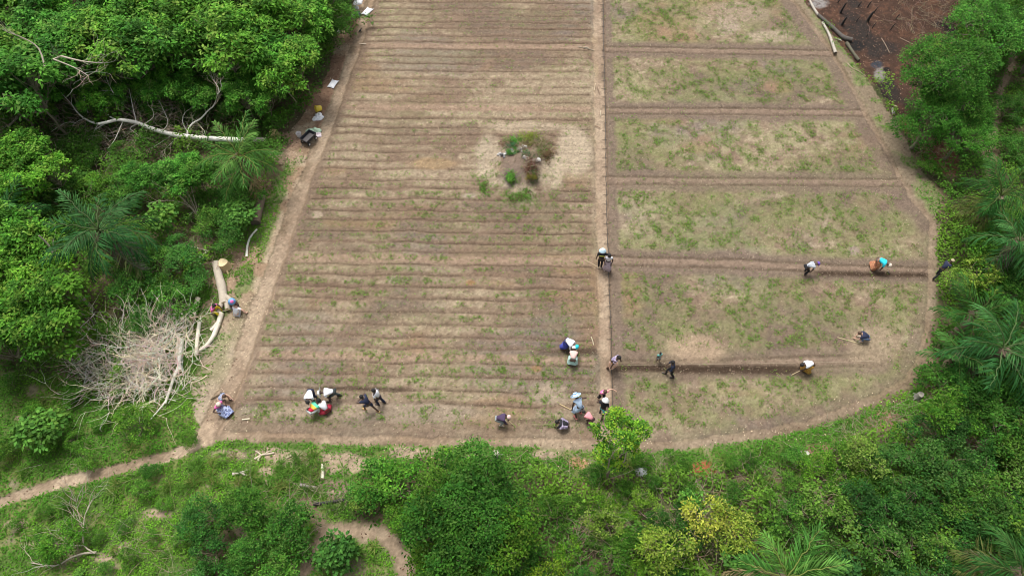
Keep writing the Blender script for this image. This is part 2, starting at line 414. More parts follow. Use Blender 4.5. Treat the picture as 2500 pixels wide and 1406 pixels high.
    fs = np.where(lf, endk, 0) * (.45 + .6 * vn(i * 1.0, i * 0.0 + 3, 77)) * (.65 + .5 * fbm(x, y, 2.5, 173, 2)); amp = .55 + .5 * fbm(x, y, 3.0, 171, 2)
    cf = mixc(cf, (.235, .16, .105), np.exp(-((fd + .05) / .2) ** 2) * fs * .95)
    cf = mixc(cf, (.10, .068, .042), np.exp(-(fd / .05) ** 2) * fs * amp * 1.35 * ss(.25, .5, fbm(x, y, .5, 172, 3, ax=.3)))
    for (q, hw) in LIGHT_ROWS:
        cf = mixc(cf, (.37, .26, .175), np.where(lf, ss(1.5, .6, np.abs(vf - q) / hw), 0) * .8 * endk)
    # dark turned soil
    for (x0, x1, yy, w, s_) in [(1500,1960,896,9,1.25),(1640,1930,903,10,1.1),(1990,2270,668,8,1.0),(1370,1480,855,9,.7),(780,1000,948,6,.7),(600,830,988,6,.45),(1240,1440,1026,6,.6),(1280,1470,957,5,.6),(1300,1460,860,8,.5),(1880,1990,905,14,.5)]:
        q = ss(x0 - 25, x0 + 25, u) * ss(x1 + 30, x1 - 30, u) * np.exp(-((v - yy - .012 * (u - x0)) / w) ** 2) * s_
        cf = mixc(cf, (.065, .042, .026), np.clip(q * (.55 + .9 * n03), 0, .95))
    # pale bare spots
    for (a, b_, r1, r2, q) in [(1700,850,75,42,(.42,.31,.20)),(2130,840,70,60,(.36,.28,.18)),(2085,612,16,12,(.36,.28,.22)),(1400,370,50,70,(.50,.41,.28)),(1195,385,40,60,(.46,.38,.26)),(1290,310,110,14,(.46,.37,.25)),(1060,400,70,16,(.36,.25,.135)),(1145,478,20,8,(.46,.38,.28)),(960,683,16,8,(.44,.35,.27)),(775,525,16,10,(.45,.36,.25)),(1780,60,30,30,(.42,.33,.24)),(1880,90,70,18,(.42,.34,.23)),(1800,30,90,30,(.36,.28,.19)),(1250,440,40,30,(.25,.19,.15)),(1150,690,14,8,(.36,.2,.09)),(1310,900,16,10,(.34,.2,.1)),(1340,960,60,30,(.40,.32,.22)),(1000,1010,200,30,(.34,.27,.19)),(800,1000,150,24,(.36,.28,.19))]:
        cf = mixc(cf, q, ss(.25, .7, blob(u, v, a, b_, r1, r2) * (.6 + .8 * n1)) * .85)
    # mound soil
    cf = mixc(cf, (.50, .41, .28), ss(.004, .05, md) * ss(.4, .2, md) * ss(.38, .6, n1 * .6 + n2 * .4) * .95); cf = mixc(cf, (.235, .175, .13), ss(.2, .4, md) * .9); cf = mixc(cf, (.14, .115, .095), ss(.5, .65, n1) * ss(.1, .3, md) * .8)
    # worn margins
    cf = mixc(cf, (.24, .17, .115), np.where(lf, ss(.95, .5, d['lp'] + (n1 - .5) * .4), 0) * .8)
    cf = mixc(cf, (.24, .172, .12), np.where(lf, ss(1.2, .5, d['bp'] + (n1 - .5) * .4), 0) * .6)
    c = np.where(f[:, None], cf, c); speck[f] = .75 - .35 * lane[f]
    # wide pale verge at the lower left corner
    # paths
    p = d['path']; pc = np.tile(np.array([.265, .20, .143]), (n, 1)); pc = mixc(pc, (.32, .25, .18), ss(.45, .65, n1)); pc = mixc(pc, (.21, .15, .105), ss(.55, .35, n2) * .8)
    pc = pc * (1 - .2 * ss(1500, 1600, u))[:, None]
    pc = np.where(((d['sp'] < .6) & (u < 520))[:, None], pc * np.array([1.28, 1.3, 1.3]), pc)
    shade = ss(1500, 1300, u) * 0
    c = mixc(c, (0, 0, 0), 0 * p)
    k = (np.clip(p, 0, 1) * (.62 + .35 * ss(.3, .6, n2)))[:, None]
    c = c * (1 - k) + pc * k
    speck = speck * (1 - .6 * p)
    # narrow dark line coloured along the right side of the centre path and inside edge of left path
    c[f & (p < .5)] *= np.array([.705, .715, .765])
    c = c * (R.uniform(.84, 1.16, (n, 1)) * (.80 + .4 * fbm(x, y, .13, 311, 2))[:, None])
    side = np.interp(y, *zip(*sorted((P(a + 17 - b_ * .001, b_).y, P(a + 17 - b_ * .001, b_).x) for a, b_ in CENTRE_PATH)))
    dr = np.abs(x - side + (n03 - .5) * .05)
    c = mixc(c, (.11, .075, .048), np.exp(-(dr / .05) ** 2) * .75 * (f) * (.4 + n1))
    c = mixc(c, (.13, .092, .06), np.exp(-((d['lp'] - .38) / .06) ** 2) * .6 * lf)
    return np.clip(c, .01, .62), speck

X0, X1, Y0, Y1, DG = -33.0, 33.0, 2.6, 47.0, 0.062
gx = np.arange(X0, X1, DG); gy = np.arange(Y0, Y1, DG); NX, NY = len(gx), len(gy)
GX, GY = np.meshgrid(gx, gy); fx = GX.ravel(); fy = GY.ravel()
D = regions(fx, fy)
GZ = height_full(fx, fy, D); GC, SP = ground_colour(fx, fy, D)
rim = np.minimum.reduce([fx - X0, X1 - fx, fy - Y0, Y1 - fy]); GZ = GZ * ss(0, 1.0, rim)
HG = GZ.reshape(NY, NX)
def Hs(x, y):
    i = (np.asarray(x) - X0) / DG; j = (np.asarray(y) - Y0) / DG
    i = np.clip(i, 0, NX - 2); j = np.clip(j, 0, NY - 2); a = i.astype(int); b = j.astype(int); p = i - a; q = j - b
    return HG[b, a] * (1 - p) * (1 - q) + HG[b, a + 1] * p * (1 - q) + HG[b + 1, a] * (1 - p) * q + HG[b + 1, a + 1] * p * q
def G(px, py, dz=0.0):
    p = P(px, py); p = Vector((p.x, p.y, float(Hs(p.x, p.y)) + dz)); return p

idx = np.arange(NX * NY).reshape(NY, NX)
Q = np.stack([idx[:-1, :-1], idx[:-1, 1:], idx[1:, 1:], idx[1:, :-1]], -1).reshape(-1, 4)
cls = np.zeros(NX * NY, int)
cls[D['field'] & D['left']] = 1; cls[D['field'] & ~D['left']] = 2; cls[D['burnt']] = 3; cls[D['meadow']] = 4; cls[D['path'] > .5] = 5
fc = cls[Q[:, 0]]
XYZ = np.stack([fx, fy, GZ], 1)
for k, nm in enumerate(['ground', 'furrowed_field', 'weedy_field', 'burnt_ground', 'grassy_ground', 'dirt_path']):
    q = Q[fc == k]
    if not len(q): continue
    un, inv = np.unique(q, return_inverse=True)
    mb = MB(); mb.add(XYZ[un], inv.reshape(-1, 4), GC[un])
    if k == 0:   # the far ground, one ring out to the horizon round the detailed sheet
        e = 900.0
        o_ = [(-e, -e), (e, -e), (e, e), (-e, e)]; i_ = [(gx[0], gy[0]), (gx[-1], gy[0]), (gx[-1], gy[-1]), (gx[0], gy[-1])]
        mb.add([(a, b, 0) for a, b in o_] + [(a, b, 0) for a, b in i_], [(0, 1, 5, 4), (1, 2, 6, 5), (2, 3, 7, 6), (3, 0, 4, 7)], (.07, .085, .035))
    me = mb.mesh(nm, EARTH, True)
    a = me.attributes.new('speck', 'FLOAT', 'POINT'); sp = np.concatenate([SP[un], np.zeros(len(me.vertices) - len(un))]) if k == 0 else SP[un]
    a.data.foreach_set('value', sp.astype(np.float32))
    o = bpy.data.objects.new(nm, me); COL.objects.link(o); o['kind'] = 'structure'

# ------------------------------------------------------------------ scattered cover (stuff)
def rand_pts(n, poly=None):
    if poly is None: x = R.uniform(X0 + .5, X1 - .5, n); y = R.uniform(Y0 + .3, Y1 - .5, n)
    else:
        w = W(poly); x = R.uniform(w[:, 0].min(), w[:, 0].max(), n); y = R.uniform(w[:, 1].min(), w[:, 1].max(), n)
        k = inside(x, y, poly); x, y = x[k], y[k]
    u, v = UV(x, y); k = (u > -140) & (u < 2640) & (v > -110) & (v < 1560)
    return x[k], y[k]
def rdir(n, el0, el1):
    az = R.uniform(0, 2 * np.pi, n); el = np.radians(R.uniform(el0, el1, n))
    return np.stack([np.cos(az) * np.cos(el), np.sin(az) * np.cos(el), np.sin(el)], 1)
def colvar(base, n, var=.25, alt=None, pa=0.0):
    c = np.asarray(base) * R.uniform(1 - var, 1 + var, (n, 1)) * R.uniform(.93, 1.07, (n, 3))
    if alt is not None:
        k = R.random(n) < pa; c[k] = np.asarray(alt) * R.uniform(.8, 1.2, (k.sum(), 1))
    return c
UPV = np.array([0, 0, 1.0])
def scatter_leaves(mb, x, y, z, L, Wd, col, el=(-10, 40)):
    n = len(x); dr = rdir(n, *el); nr = UPV + R.normal(0, .35, (n, 3))
    mb.leaves(np.stack([x, y, z], 1), dr, nr, L * R.uniform(.6, 1.3, n), Wd * R.uniform(.7, 1.2, n), col)
def tufts(mb, x, y, k, spread, L, Wd, base, var, zlo, zhi, el, alt=None, pa=0):
    n = len(x); X = np.repeat(x, k) + R.normal(0, spread, n * k); Y = np.repeat(y, k) + R.normal(0, spread, n * k)
    Z = Hs(X, Y) + R.uniform(zlo, zhi, n * k)
    cb = np.repeat(colvar(base, n, var, alt, pa), k, 0) * R.uniform(.82, 1.18, (n * k, 1))
    scatter_leaves(mb, X, Y, Z, L, Wd, cb, el)

# weeds in the fields
x, y = rand_pts(420000, FIELD); d = regions(x, y); u, v = d['u'], d['v']
fd, vf, _ = furrow_dist(x, y, u, v)
patch = fbm(x, y, 1.5, 201); fine = fbm(x, y, .35, 211, 2)
dens = ss(.48, .72, patch * .42 + fine * .58) * np.where(d['left'], .75, .62)
dens += np.where(d['left'], .07, .20 * ss(.35, .6, fine))
lane = np.zeros(len(x))
for c in CROSS: lane = np.maximum(lane, ss(.95, .6, pdist(x, y, c)))
lane = np.maximum(lane, ss(1.0, .8, d['cp'])); lane = np.maximum(lane, ss(1.3, .8, d['rp']))
dens *= np.where(d['left'], 1, 1 - .93 * lane)
dens *= np.where(d['left'], ss(.0, .3, np.abs(fd) - .02) * (.25 + .75 * ss(150, 650, v)) * ss(.5, .8, d['lp']) * ss(.45, .75, d['cp']), 1)
dens *= ss(.4, .9, d['bp']) * ss(.25, .4, d['rp'])
for (a, b, r1, r2) in [(1290,480,90,50),(1250,440,80,60),(1180,900,260,40),(1000,915,120,14),(1360,770,90,80),(1350,950,120,50),(1420,170,60,30),(1220,210,70,10),(1700,50,110,20)]:
    dens += .22 * blob(u, v, a, b, r1, r2) * ss(.45, .65, fine)
for (a, b, r1, r2) in [(1700,850,90,50),(2130,830,80,60),(1400,370,50,40),(1800,60,90,40),(1450,1000,60,60),(1020,410,150,30)]:
    dens *= 1 - .85 * blob(u, v, a, b, r1, r2)
k = (R.random(len(x)) < dens * .8) & (d['path'] < .3)
mb = MB(); xx, yy = x[k], y[k]; nn = len(xx)
tufts(mb, xx, yy, 4, .03, .055, .03, (.14, .27, .04), .35, .005, .08, (-5, 50), (.21, .24, .07), .25)
o = None
for (a, b, r1, r2, nn_, col_, hh_) in [(1292,334,18,8,110,(.24,.33,.04),.38),(1262,342,20,5,90,(.12,.24,.04),.25),(1318,356,12,12,90,(.16,.18,.06),.35),(1335,378,10,12,110,(.20,.13,.07),.3),(1325,372,12,10,60,(.13,.24,.05),.3),(1250,362,9,6,70,(.07,.17,.07),.35),(1256,352,5,6,60,(.10,.30,.04),.35),(1290,393,13,5,60,(.09,.17,.08),.3),(1297,425,9,14,120,(.17,.08,.055),.3),(1300,434,8,10,60,(.10,.17,.05),.3),(1245,438,5,5,50,(.10,.30,.04),.22),(1180,455,9,14,60,(.12,.25,.04),.12),(1270,478,30,10,130,(.12,.25,.04),.12),(1238,350,14,6,40,(.2,.12,.08),.15),(1300,352,40,14,120,(.2,.16,.08),.2)]:
    pts_ = np.array([tuple(P(rnd.gauss(a, r1 * .7), rnd.gauss(b + 6, r2 * .7)))[:2] for _ in range(nn_)])
    tufts(mb, pts_[:, 0], pts_[:, 1], 7, .06, .085, .04, col_, .4, .0, hh_, (-20, 60), (.17, .09, .06), .12)
o = mb.obj('weeds', LEAF); tag(o, 'small green weeds and seedlings sprouting in the dry field soil', 'weeds', kind='stuff')
# bits of straw and white chips on the soil
x, y = rand_pts(60000, FIELD); dd = regions(x, y); k = R.random(len(x)) < .20 * (dd['path'] < .4); x, y = x[k], y[k]
mb = MB(); n = len(x); mb.leaves(np.stack([x, y, Hs(x, y) + .008], 1), rdir(n, -3, 8), np.tile(UPV, (n, 1)) + R.normal(0, .2, (n, 3)), R.uniform(.05, .14, n), R.uniform(.008, .016, n), colvar((.50, .42, .28), n, .3, (.16, .11, .07), .3), 0)
o = mb.obj('straw', STRAW); tag(o, 'scattered pale straw and stubble lying on the field soil', 'straw', kind='stuff')

def clods(name, label, xx, yy, r, cols):
    n = len(xx); T = np.array([(1, 0, 0), (0, 1, 0), (-1, 0, 0), (0, -1, 0), (0, 0, .8), (0, 0, -.5)]); F = np.array([(0, 1, 4), (1, 2, 4), (2, 3, 4), (3, 0, 4), (1, 0, 5), (2, 1, 5), (3, 2, 5), (0, 3, 5)])
    V = T[None] * r[:, None, None] * R.uniform(.6, 1.3, (n, 6, 1)); a = R.uniform(0, 6.28, n)[:, None]
    V = np.stack([V[..., 0] * np.cos(a) - V[..., 1] * np.sin(a) + xx[:, None], V[..., 0] * np.sin(a) + V[..., 1] * np.cos(a) + yy[:, None], V[..., 2] + (Hs(xx, yy) + r * .25)[:, None]], -1)
    m = MB(); m.add(V.reshape(-1, 3), (F[None] + (np.arange(n) * 6)[:, None, None]).reshape(-1, 3), np.repeat(cols, 6, 0)); o = m.obj(name, STRAW, None, False); tag(o, label, 'soil clods', kind='stuff')
x, y = rand_pts(150000, FIELD); dd = regions(x, y); fq, _, _ = furrow_dist(x, y, dd['u'], dd['v']); lane = np.zeros(len(x))
for c in CROSS: lane = np.maximum(lane, ss(.6, .2, pdist(x, y, c)))
k = R.random(len(x)) < np.where(dd['left'], .10 + .5 * np.exp(-((fq + .06) / .10) ** 2), .06 + .4 * lane) * (dd['path'] < .5); k &= fbm(x, y, .6, 401) > .42
x, y = x[k], y[k]; clods('soil_clods', 'crumbled brown soil clods thrown up along the furrows', x, y, R.uniform(.012, .034, len(x)), colvar((.21, .15, .105), len(x), .35, (.12, .08, .05), .35))
mb = MB()
def chips(px, py, rx, ry, n, col=(.62, .50, .34), s=.05):
    u = R.normal(px, rx, n); v = R.normal(py, ry, n); pts = np.array([tuple(P(a, b))[:2] for a, b in zip(u, v)])
    z = Hs(pts[:, 0], pts[:, 1]) + .012
    mb.leaves(np.concatenate([pts, z[:, None]], 1), rdir(n, -5, 15), np.tile(UPV, (n, 1)) + R.normal(0, .3, (n, 3)), s * R.uniform(.6, 1.7, n), s * R.uniform(.4, .9, n), colvar(col, n, .2), 0)
for a in [(600,770,30,26,170),(560,650,16,14,90),(600,620,26,20,60),(700,350,22,22,130),(685,385,22,16,60),(560,860,30,50,80),(530,950,24,50,70),(640,730,26,40,60),(740,300,20,40,60),(810,170,16,50,50),(1000,1110,120,14,60),(700,1115,90,16,50),(1900,1060,120,16,60),(2140,980,60,14,30),(1570,1075,50,12,30),(1300,1120,90,24,60),(560,1000,40,30,40),(1440,1150,50,30,40),(2170,230,30,40,50,(.4,.3,.2)),(2110,170,40,30,40,(.4,.3,.2))]: chips(*a)
o = mb.obj('wood_chips', STRAW); tag(o, 'pale wood chips and bark flakes littering the ground beside felled timber', 'wood chips', kind='stuff')

# meadow and strip cover
x, y = rand_pts(420000); d = regions(x, y); u, v = d['u'], d['v']
n1 = fbm(x, y, .8, 121); n2 = fbm(x, y, 2.0, 111)
dm = np.where(d['meadow'], 1.0 - .85 * ss(.58, .68, n1 * .6 + n2 * .4), 0)
for (a, b, r1, r2) in [(385,1255,40,16),(60,1020,30,12),(650,1150,22,12),(820,1130,90,30),(1000,1105,60,16),(560,1110,60,14),(720,1112,70,18),(1330,1110,40,14),(250,1360,30,12),(600,1300,24,10),(1160,1110,40,14)]:
    dm *= 1 - .85 * blob(u, v, a, b, r1, r2)
gs = np.where(d['strip'], ss(.30, .46, n1) * ss(370, 430, v) * ss(1080, 980, v), 0)
gs = np.where(d['strip'] & (u > 1500), ss(.46, .6, n1) * .5 * ss(.2, .5, d['rp']), gs)
gs *= np.where((v > 700) & (u < 1500), ss(575, 500, u + (v - 800) * .35), 1.0)
gs *= np.where((v > 400) & (v <= 700) & (u < 1500), ss(.35, .75, d['lp'] - .25), 1)
dm = np.maximum(dm, gs * .9)
dm *= (d['path'] < .35) & ~d['field']
k = R.random(len(x)) < dm * .95
x, y = x[k], y[k]; n = len(x)
mb = MB(); hue = fbm(x, y, 2.5, 231)[:, None]
cb = np.array([.085, .25, .022]) * (1 - ss(.38, .6, hue)) + np.array([.15, .35, .03]) * ss(.4, .65, hue)
hh = ss(.5, .75, fbm(x, y, .9, 241)) * .22
for j in range(2):
    X = x + R.normal(0, .06, n); Y = y + R.normal(0, .06, n)
    scatter_leaves(mb, X, Y, Hs(X, Y) + R.uniform(0, 1, n) * (.05 + hh), .10, .055, cb * R.uniform(.65, 1.35, (n, 1)), (-15, 45))
o = mb.obj('ground_cover', LEAF); tag(o, 'low green creeping ground cover spread over the grassy clearings', 'ground cover', kind='stuff')

# long grass tufts
mb = MB()
tp = [(730,1125),(755,1100),(480,1145),(540,1130),(520,1170),(470,1185),(700,1150),(770,1110),(740,1150),(590,1190),(430,1190),(820,1240),(910,1180),(890,1290),(960,1270),(1010,1260),(930,1320),(880,1350),(850,1340),(1100,1140),(1220,1130),(1300,1100),(1840,1085),(1960,1150),(1900,1110),(1650,1120),(1560,1110),(70,1150),(160,1230),(300,1010),(290,1000),(350,1130),(275,1200),(640,1190),(690,1190),(610,1165),(1060,1330),(1030,1300),(980,1215),(1880,1200),(1850,1180),(2000,1170),(600,1240),(650,1330),(1700,1110),(1760,1105),(460,1240),(760,1180),(790,1140),(1860,1290),(1840,1250)]
xs = []
for a, b in tp:
    for j in range(5):
        q = P(a + rnd.gauss(0, 16), b + rnd.gauss(0, 10)); xs.append((q.x, q.y))
xs = np.array(xs); x2, y2 = rand_pts(5000); d2 = regions(x2, y2); kk = d2['meadow'] & (fbm(x2, y2, 1.5, 261) > .62); xs = np.concatenate([xs, np.stack([x2[kk], y2[kk]], 1)])
dq = regions(xs[:, 0], xs[:, 1]); xs = xs[(dq['sp'] > .6) & (dq['path'] < .1) & ~dq['field'] & (dq['bp'] > .75)]
n = len(xs); kL = 26; X = np.repeat(xs[:, 0], kL) + R.normal(0, .03, n * kL); Y = np.repeat(xs[:, 1], kL) + R.normal(0, .03, n * kL)
big = np.repeat(np.where(np.arange(n) < len(tp) * 4.4, 1.0, .6), kL)
mb.leaves(np.stack([X, Y, Hs(X, Y) + .02], 1), rdir(n * kL, 15, 75), np.tile(UPV, (n * kL, 1)) + R.normal(0, .4, (n * kL, 3)), R.uniform(.25, .55, n * kL) * big, R.uniform(.02, .035, n * kL), np.repeat(colvar((.12, .25, .04), n, .3, (.22, .27, .07), .2), kL, 0), .25)
o = mb.obj('grass', LEAF); tag(o, 'tufts of long bladed grass growing in the clearings below the field', 'grass', kind='stuff')

# undergrowth in the thickets
x, y = rand_pts(360000); d = regions(x, y)
low = ~d['field'] & ~d['meadow'] & ~d['strip'] & ~d['burnt'] & ~d['litter'] & (d['path'] < .3)
near = np.minimum.reduce([d['bp'], d['lp'], d['rp'], d['sp'], pdist(x, y, TRAIL_R)])
for sd in SAND: near = np.minimum(near, pdist(x, y, sd))
cl = fbm(x, y, 1.1, 271); k = low & (R.random(len(x)) < ss(.28, .5, cl) * .9 + .12)
u, v = d['u'], d['v']
k &= ~((np.maximum(blob(u, v, 300, 295, 150, 42), blob(u, v, 450, 325, 110, 26)) > .45) & (R.random(len(x)) < .6))
x, y, cl, near, u, v = x[k], y[k], cl[k], near[k], u[k], v[k]; n = len(x)
hgt = (.15 + 1.5 * ss(.38, .75, cl)) * np.where(np.maximum(blob(u, v, 300, 295, 160, 45), blob(u, v, 450, 325, 120, 30)) > .4, .22, 1) * ss(.1, 1.6, near) * np.where(v > 950, .6, 1.0)
hue = fbm(x, y, 3.0, 281)[:, None]
cb = np.array([.075, .19, .024]) * (1 - ss(.42, .62, hue)) + np.array([.14, .28, .03]) * ss(.42, .62, hue)
mb = MB()
for j in range(2):
    X = x + R.normal(0, .1, n); Y = y + R.normal(0, .1, n)
    scatter_leaves(mb, X, Y, Hs(X, Y) + hgt * R.uniform(.35, 1.05, n), .145, .085, cb * R.uniform(.6, 1.4, (n, 1)), (-35, 30))
o = mb.obj('undergrowth', LEAF); tag(o, 'tangled green undergrowth of vines and seedlings covering the floor of the bush', 'undergrowth', kind='stuff')

# dry leaf litter in clearing and strip
x, y = rand_pts(90000); d = regions(x, y); k = (d['burnt'] & (R.random(len(x)) < .9)) | (d['litter']) | (d['strip'] & (d['u'] < 1500) & (d['v'] < 420) & (R.random(len(x)) < .5)) | (~d['field'] & ~d['meadow'] & (R.random(len(x)) < .15))
x, y = x[k], y[k]; n = len(x); mb = MB()
scatter_leaves(mb, x, y, Hs(x, y) + .015, .10, .05, colvar((.10, .045, .028), n, .5, (.26, .17, .11), .13), (-8, 25))
o = mb.obj('leaf_litter', STRAW); tag(o, 'red-brown fallen dead leaves strewn over the bare and burnt ground', 'leaf litter', kind='stuff')

# ------------------------------------------------------------------ trees
def limb(mb, a, b, r0, r1, col, seg=5, bend=.12, n=5, rg=rnd):
    a, b = Vector(a), Vector(b); L = (b - a).length; off = Vector((rg.gauss(0, 1), rg.gauss(0, 1), rg.gauss(0, .4))) * L * bend
    pts = []; rad = []
    for i in range(seg + 1):
        t = i / seg; pts.append(a.lerp(b, t) + off * math.sin(t * math.pi) + Vector((rg.gauss(0, 1), rg.gauss(0, 1), 0)) * L * .015); rad.append(r0 + (r1 - r0) * t)
    mb.tube(pts, rad, n, col, cap=False); return pts

def crown_mesh(lobes, nclump, k, leafL, leafW, cols, spread, droop=(-45, 20), inner=.12, seed=0, tip=.25, tipc=(.20, .29, .05)):
    rg = np.random.default_rng(seed); C = np.array([l[0] for l in lobes]); A = np.array([l[1] for l in lobes])
    vol = (A[:, 0] * A[:, 1]); w = vol / vol.sum(); n0 = nclump * 3
    li = rg.choice(len(lobes), n0, p=w); dv = rg.normal(0, 1, (n0, 3)); dv /= np.linalg.norm(dv, axis=1, keepdims=True)
    dv[:, 2] = np.where(dv[:, 2] < -.25, -dv[:, 2], dv[:, 2])
    rr = np.where(rg.random(n0) < inner, rg.uniform(.35, .8, n0), rg.uniform(.82, 1.08, n0))
    p = C[li] + dv * A[li] * rr[:, None]
    q = ((p[:, None, :] - C[None]) / A[None]); q = (q ** 2).sum(2); q[np.arange(n0), li] = 9
    keep = (q.min(1) > .55); p = p[keep][:nclump]; dv = dv[keep][:nclump]; n = len(p)
    # irregular gaps
    g = fbm(p[:, 0] * 1.0 + p[:, 2] * .7, p[:, 1] + p[:, 2] * .5, leafL * 5, seed + 5, 3); kp = g > .42; p = p[kp]; dv = dv[kp]; n = len(p)
    X = np.repeat(p, k, 0); az = rg.uniform(0, 2 * np.pi, n * k); el = np.radians(rg.uniform(*droop, n * k))
    loc = np.stack([np.cos(az) * np.cos(el), np.sin(az) * np.cos(el), np.sin(el)], 1) + np.repeat(dv, k, 0) * .45
    X = X + rg.normal(0, spread, (n * k, 3)) + loc * spread * .6
    base = np.asarray(cols[0])[None] * np.ones((n, 1)); pick = rg.random(n)
    ca = np.array(cols); ci = rg.integers(0, len(ca), n); base = ca[ci] * rg.uniform(.45, 1.6, (n, 1))
    t = pick < tip; base[t] = np.asarray(tipc) * rg.uniform(.8, 1.2, (t.sum(), 1))
    cc = np.repeat(base, k, 0) * rg.uniform(.8, 1.2, (n * k, 1))
    mb = MB(); nr = UPV + np.repeat(dv, k, 0) * .4 + rg.normal(0, .3, (n * k, 3))
    mb.leaves(X, loc, nr, leafL * rg.uniform(.65, 1.25, n * k), leafW * rg.uniform(.75, 1.2, n * k), cc, .22)
    return mb, p

def make_tree(name, H, lobes, nclump, k, leafL, leafW, cols, spread, seed, trunk_r=.12, bark=(.26, .22, .16), twigs=40, **kw):
    rg = random.Random(seed); root = empty(name, (0, 0, 0))
    mb, p = crown_mesh(lobes, nclump, k, leafL, leafW, cols, spread, seed=seed, **kw)
    small = H < 3
    mb.obj('foliage' if small else 'crown', LEAF, root, smooth=False)
    tb = MB(); hub = Vector((rg.gauss(0, .1), rg.gauss(0, .1), H * (.18 if small else .38)))
    limb(tb, (0, 0, -.15), hub, trunk_r, trunk_r * .7, bark, 4, .05, 7, rg)
    for l in lobes:
        c = Vector(l[0]); e = limb(tb, hub, c, trunk_r * .6, trunk_r * .25, bark, 5, .12, 5, rg)
        near = [Vector(q) for q in p if ((Vector(q) - c).length < max(l[1]) * 1.15)]
        rg.shuffle(near)
        for q in near[:max(3, twigs // len(lobes))]:
            s = e[rg.randint(2, len(e) - 1)]; limb(tb, s, q, trunk_r * .2, .008, bark, 4, .12, 4, rg)
    tb.obj('stem' if small else 'trunk', BARK, root)
    return root

def lobeset(rg, n, r, z0, z1, size, flat=.75):
    L = [((rg.gauss(0, .1), rg.gauss(0, .1), (z0 + z1) / 2), (r * .62, r * .62, r * .55))]
    for i in range(n):
        a = 2 * math.pi * i / n + rg.uniform(-.4, .4); q = r * rg.uniform(.4, .72); s = size * rg.uniform(.75, 1.25)
        L.append(((q * math.cos(a), q * math.sin(a), rg.uniform(z0, z1)), (s, s, s * flat)))
    return L
GREEN = [(.055, .175, .020), (.078, .215, .024), (.11, .265, .03)]
DARKG = [(.042, .135, .019), (.062, .175, .023), (.09, .22, .028)]
PROTO = {}
def proto(key, root): PROTO[key] = root; return root
for i in range(4):
    rg = random.Random(100 + i)
    proto('forest%d' % i, make_tree('forest_tree', 6, lobeset(rg, 7, 1.9, 3.2, 4.7, .72, .75), 270, 11, .25, .125, GREEN, .10, 300 + i, .065, (.20, .17, .12), 110, droop=(-45, 15), inner=.3, tip=.16, tipc=(.17, .30, .05)))
for i in range(2):
    rg = random.Random(130 + i)
    proto('dense%d' % i, make_tree('dense_tree', 5, lobeset(rg, 8, 2.1, 2.2, 4.0, 1.0, .85), 1150, 9, .135, .07, [(.048, .16, .020), (.068, .205, .024), (.095, .25, .03)], .09, 330 + i, .14, (.2, .17, .12), 40, tip=.15, tipc=(.12, .23, .04), inner=.1))
for i in range(5):
    rg = random.Random(160 + i)
    proto('bush%d' % i, make_tree('leafy_bush', 1.8, lobeset(rg, 5, 1.0, .6, 1.35, .52, .8), 330, 8, .115, .062, DARKG, .075, 360 + i, .035, (.22, .18, .12), 30, tip=.22, tipc=(.11, .21, .04), inner=.2))
for i in range(2):
    rg = random.Random(180 + i)
    proto('yellow%d' % i, make_tree('yellow_green_shrub', 1.9, lobeset(rg, 6, 1.0, .8, 1.6, .38, .7), 170, 9, .12, .06, [(.20, .27, .035), (.15, .24, .035), (.26, .32, .05)], .08, 380 + i, .03, (.34, .27, .18), 60, tip=.3, tipc=(.36, .40, .08), inner=.1))
for i in range(2):
    rg = random.Random(190 + i)
    proto('broad%d' % i, make_tree('broadleaf_shrub', 1.4, lobeset(rg, 4, .7, .5, 1.0, .36, .7), 110, 7, .17, .12, [(.075, .19, .035), (.1, .22, .04)], .07, 395 + i, .025, (.22, .2, .12), 20, tip=.2, tipc=(.14, .26, .045)))
proto('plant', make_tree('small_plant', .6, [((0, 0, .3), (.22, .22, .2)), ((.1, .08, .4), (.14, .14, .14))], 26, 7, .09, .05, [(.09, .2, .035)], .03, 410, .012, (.2, .2, .1), 6))

used = {k: False for k in PROTO}
def place(key, px, py, z=None, sc=1.0, label='', cat='shrub', group=None, tint=(1, 1, 1), zs=1.0, name=None, rz=None):
    pr = PROTO[key]
    hz = {'forest': 4.2, 'dense': 3.2, 'bush': 1.1, 'yellow': 1.3, 'broad': .8, 'plant': .35}[key.rstrip('0123456789')] * sc * zs if z is None else z
    p = P(px, py, hz); p.z = float(Hs(p.x, p.y)) if X0 < p.x < X1 and Y0 < p.y < Y1 else 0
    if used[key]: o = copy_tree(pr)
    else: o = pr; used[key] = True
    o.location = p; o.rotation_euler = (0, 0, rnd.uniform(0, 6.28) if rz is None else rz); o.scale = (sc, sc, sc * zs)
    tag(o, label, cat, group)
    for ch in o.children:
        if ch.name.startswith(('crown', 'foliage')): ch.color = (*tint, 1)
    return o
def keep_off(p, r):
    """crowns grow beside the paths and plots, never over them"""
    x = np.array([p.x]); y = np.array([p.y])
    d = min(pdist(x, y, q)[0] for q in (LEFT_PATH, BOTTOM_PATH, RIGHT_PATH))
    return inside(x, y, FIELD)[0] or d < r

